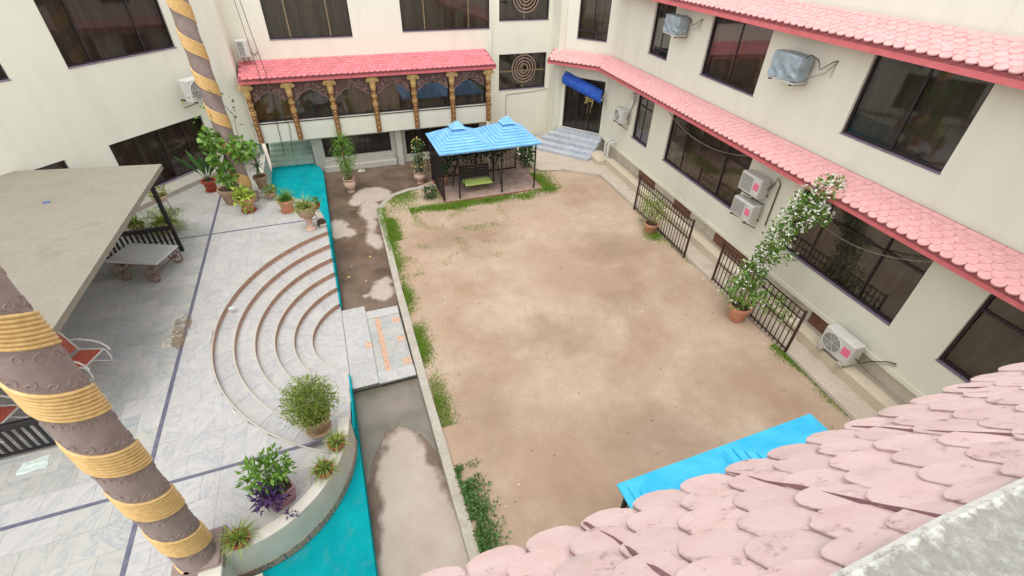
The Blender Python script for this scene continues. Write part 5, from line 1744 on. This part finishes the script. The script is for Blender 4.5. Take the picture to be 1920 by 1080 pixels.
pot(t, -5.75, 16.35, Z, 'flower', .35, .26, 'terracotta'); q = MB(); blades(q, (-5.75, 16.35, Z + .34), 190, .75, .03, 1.3, 1.2, 4, .15); leaves(q, 260, (-5.75, 16.35, Z + .5), (.7, .5, .3), .11, .03, .4); obj('leaves', q, M['leaf_olive'], t)
t = plant('potted_fern', -6.55, 16.5, Z, 'smaller fern tucked under the canopy beside the wide fern')
pot(t, -6.55, 16.5, Z, 'flower', .33, .22, 'clay'); q = MB(); blades(q, (-6.55, 16.5, Z + .32), 120, .6, .03, 1.2, 1.2, 4, .15); obj('leaves', q, M['leaf_olive'], t)
t = plant('plant_stand', -5.95, 17.6, Z, 'bowl of foliage on a wire stand against the left wall', 'plant stand')
q = MB()
for a in range(3):
    q.tube([(-5.95 + .22 * cos(a * 2.1), 17.6 + .22 * sin(a * 2.1), Z), (-5.95 + .15 * cos(a * 2.1), 17.6 + .15 * sin(a * 2.1), Z + .55)], .012, 5)
obj('leg', q, M['black'], t)
pot(t, -5.95, 17.6, Z + .53, 'bowl', .2, .24, 'pot_pink'); q = MB(); leaves(q, 220, (-5.95, 17.6, Z + .85), (.36, .3, .25), .1, .04, .3); obj('leaves', q, M['leaf_olive'], t)

# ------------------------------------------------------------------ grass, weeds, litter
def tuft_field(mb, n, fn, dens, h=(.04, .1), w=.012):
    k = 0
    while k < n:
        x, y = fn()
        if not inside((x, y), LAWN) or R.random() > dens(x, y):
            k += .25
            continue
        z = lawn_z(x, y) - .008
        a = R.uniform(0, 2 * pi); hh = R.uniform(*h)
        lean = Vector((R.uniform(-.6, .6), R.uniform(-.6, .6), 0)) * hh
        mb.add([(x + cos(a) * w, y + sin(a) * w, z), (x - cos(a) * w, y - sin(a) * w, z), (x + lean.x, y + lean.y, z + hh)], [(0, 1, 2)])
        k += 1
def nz(x, y, f, o=0):
    return noise.noise(Vector((x * f, y * f, o)))
q = MB()
tuft_field(q, 24000, lambda: (.97 + abs(R.gauss(0, .17)), R.uniform(5.2, 17.6)), lambda x, y: max(0, min(1, .68 + 1.4 * nz(x, y, .9, 4) - (.35 if 11 < y < 12.5 else 0) - (1.0 if y < 6.6 else 0))), (.025, .065), .014)
tuft_field(q, 3500, lambda: (1.3 + R.gauss(0, .14), R.uniform(14.9, 16.6)), lambda x, y: 1, (.05, .11), .014)
tuft_field(q, 9000, lambda: (R.uniform(1.1, 4.6), 19.0 - abs(R.gauss(0, .8))), lambda x, y: max(0, min(1, .45 + 1.2 * nz(x, y, .8, 9))), (.03, .075), .014)
tuft_field(q, 10000, lambda: (lambda x: (x, 16.98 + .22 * nz(x, 1, .9, 3) + R.gauss(0, .17)))(R.uniform(2.2, 8.6)), lambda x, y: max(0, min(1, .6 + 1.3 * nz(x, y, 1.1, 2))), (.05, .12), .014)
tuft_field(q, 3500, lambda: (8.1 + abs(R.gauss(0, .35)), R.uniform(17.0, 19.3)), lambda x, y: max(0, min(1, .6 + 1.3 * nz(x, y, .9, 2))), (.05, .12), .014)
tuft_field(q, 5500, lambda: (R.uniform(1.3, 5.8), R.uniform(12.6, 16.6)), lambda x, y: max(.03, min(1, 2.6 * (nz(x, y, 1.5, 6) - .14))), (.025, .06), .015)
tuft_field(q, 1800, lambda: (10.28 + .08 * R.uniform(0, 1) - abs(R.gauss(0, .16)), R.uniform(2.8, 6.2)), lambda x, y: max(0, min(1, .3 + 1.6 * nz(x, y, 1.3, 1))), (.03, .08), .012)
tuft_field(q, 1200, lambda: (10.75 - abs(R.gauss(0, .12)), R.uniform(6, 14)), lambda x, y: max(0, .1 + 1.2 * nz(x, y, 1.3, 8)), (.03, .08), .012)
tuft_field(q, 900, lambda: (10.4 + R.gauss(0, .18), 12.2 + R.gauss(0, .22)), lambda x, y: 1, (.04, .1), .013)
tuft_field(q, 700, lambda: (R.uniform(1.1, 9.5), R.uniform(2, 16)), lambda x, y: 1 if nz(x, y, 2.2, 3) > .42 else 0.004, (.02, .05), .012)
obj('grass', q, M['grass'], label='patchy short grass along the kerb and round the far pavilion', cat='grass', kind='stuff')
q = MB()
for _ in range(2600):
    y = R.uniform(3.5, 5.5); x = .98 + abs(R.gauss(0, .17)) * (1.35 - .2 * abs(y - 4.6))
    if nz(x, y, 2.0, 5) < -.25: continue
    d = rdir(.1); sd = d.cross(rdir()).normalized()
    q.leaf(Vector((x, y, R.uniform(.0, .14))), d, sd, R.uniform(.04, .09), R.uniform(.03, .05))
obj('weeds', q, M['weed'], label='broad-leaved weeds sprawling from the near end of the kerb', cat='weeds', kind='stuff')
q = MB()
def chip(x, y, z, r):
    pts = []
    for i in range(5):
        a = 2 * pi * i / 5 + R.uniform(-.3, .3); rr = r * R.uniform(.6, 1.2)
        pts.append((x + rr * cos(a), y + rr * sin(a)))
    q.add([(a, b, z) for a, b in pts] + [(x + (a - x) * .6, y + (b - y) * .6, z + r * .6) for a, b in pts], [(5, 6, 7, 8, 9)] + [(i, (i + 1) % 5, 5 + (i + 1) % 5, 5 + i) for i in range(5)])
for _ in range(420):
    x, y = R.uniform(1, 10.6), R.uniform(2.2, 18)
    if R.random() < .5: y = R.uniform(4, 15); x = 10.35 + .079 * (y - 5.9) - abs(R.gauss(0, .3))
    if inside((x, y), LAWN): chip(x, y, lawn_z(x, y) - .003, R.choice((.008, .012, .012, .016, .026)))
for _ in range(120):
    y = R.uniform(3, 17); x = 11.5 + .079 * (y - 10) + R.gauss(0, .1) - .12
    chip(x, y, .034, R.choice((.008, .012, .02)))
for (x, y) in ((-.35, 14.2), (.35, 14.9), (.02, 13.2), (.5, 18.2), (.3, 6.2), (-.2, 5.0)):
    chip(x, y, -.25, .03)
obj('pebbles', q, M['pebble'], label='small pale pebbles and litter scattered over the earth', cat='pebbles', kind='stuff')
M['clod'] = plain('earth_clod', s(128, 108, 88), s(160, 138, 116), 5, .95, .3, vary=.3, what='isl')
q = MB()
for _ in range(900):
    x, y = R.uniform(1, 10.6), R.uniform(2.2, 18)
    if inside((x, y), LAWN) and nz(x, y, .5, 12) > R.uniform(-.5, .4): chip(x, y, lawn_z(x, y) - .004, R.choice((.008, .012, .016, .02, .03)))
obj('earth_clods', q, M['clod'], label='little clods of dry earth strewn over the yard', cat='clods', kind='stuff')
# drying mud and rubble on the terrace
q = MB()
def blot(cx, cy, rx, ry, z, seed, n=36, rot=0):
    pts = []
    for i in range(n):
        a = 2 * pi * i / n
        k = 1 + .45 * noise.noise(Vector((cos(a) * 1.6, sin(a) * 1.6, seed)))
        u, v = rx * k * cos(a), ry * k * sin(a)
        pts.append((cx + u * cos(rot) - v * sin(rot), cy + u * sin(rot) + v * cos(rot)))
    return pts
q.prism(blot(-4.52, 10.9, .2, .62, 0, 3), P0 - .01, P0 + .005)
obj('dried_mud', q, M['mud'], label='streak of brown mud drying on the marble beside the outer curved step', cat='mud')
q = MB()
for _ in range(40):
    chip(-4.75 + R.gauss(0, .08), 10.55 + R.gauss(0, .14), P0 + .004, R.uniform(.012, .035))
obj('rubble', q, M['pebble'], label='little heap of pale rubble beside the mud streak', cat='rubble', kind='stuff')
def crumple(name, cx, cy, z, rx, ry, mat, label, cat, seed, h=.05):
    q = MB(); n = 14
    for i in range(n + 1):
        for j in range(n + 1):
            u, v = i / n * 2 - 1, j / n * 2 - 1
            k = 1 + .35 * noise.noise(Vector((u, v, seed)))
            q.v.append(Vector((cx + rx * u * k + .04 * noise.noise(Vector((u * 2, v * 2, seed + 3))), cy + ry * v * k, z + .006 + h * max(0, noise.noise(Vector((u * 2.2, v * 2.2, seed + 7))) + .15) * (1 - max(abs(u), abs(v)) ** 3))))
    q.f = [(i * (n + 1) + j, (i + 1) * (n + 1) + j, (i + 1) * (n + 1) + j + 1, i * (n + 1) + j + 1) for i in range(n) for j in range(n)]
    obj(name, q, mat, smooth=True, label=label, cat=cat)
crumple('rag', -6.42, 7.62, P0 + .001, .22, .14, M['paper'], 'pale crumpled cloth lying on the marble in front of the left black fence', 'cloth', 4)
crumple('rag', .85, 22.2, -.249, .16, .1, M['white'], 'crumpled white rag on the wet paving below the bay', 'cloth', 9, .16)
crumple('paper_scrap', -3.45, 11.4, P0 + .001, .07, .06, M['paper'], 'small scrap of white paper near the outer curved step', 'paper', 2, .02)
crumple('blue_scrap', -7.05, 13.9, 3.381, .08, .04, M['blue_cloth'], 'tiny blue scrap lying on top of the concrete canopy', 'scrap', 8, .02)
crumple('fallen_blossom', .32, 14.6, -.249, .035, .03, M['flower_yellow'], 'yellow blossom fallen on the wet channel near the kerb', 'blossom', 5, .03)
crumple('fallen_blossom', -.5, 13.6, -.249, .04, .03, M['flower_yellow'], 'yellow blossom fallen on the wet channel near the carpet', 'blossom', 6, .03)
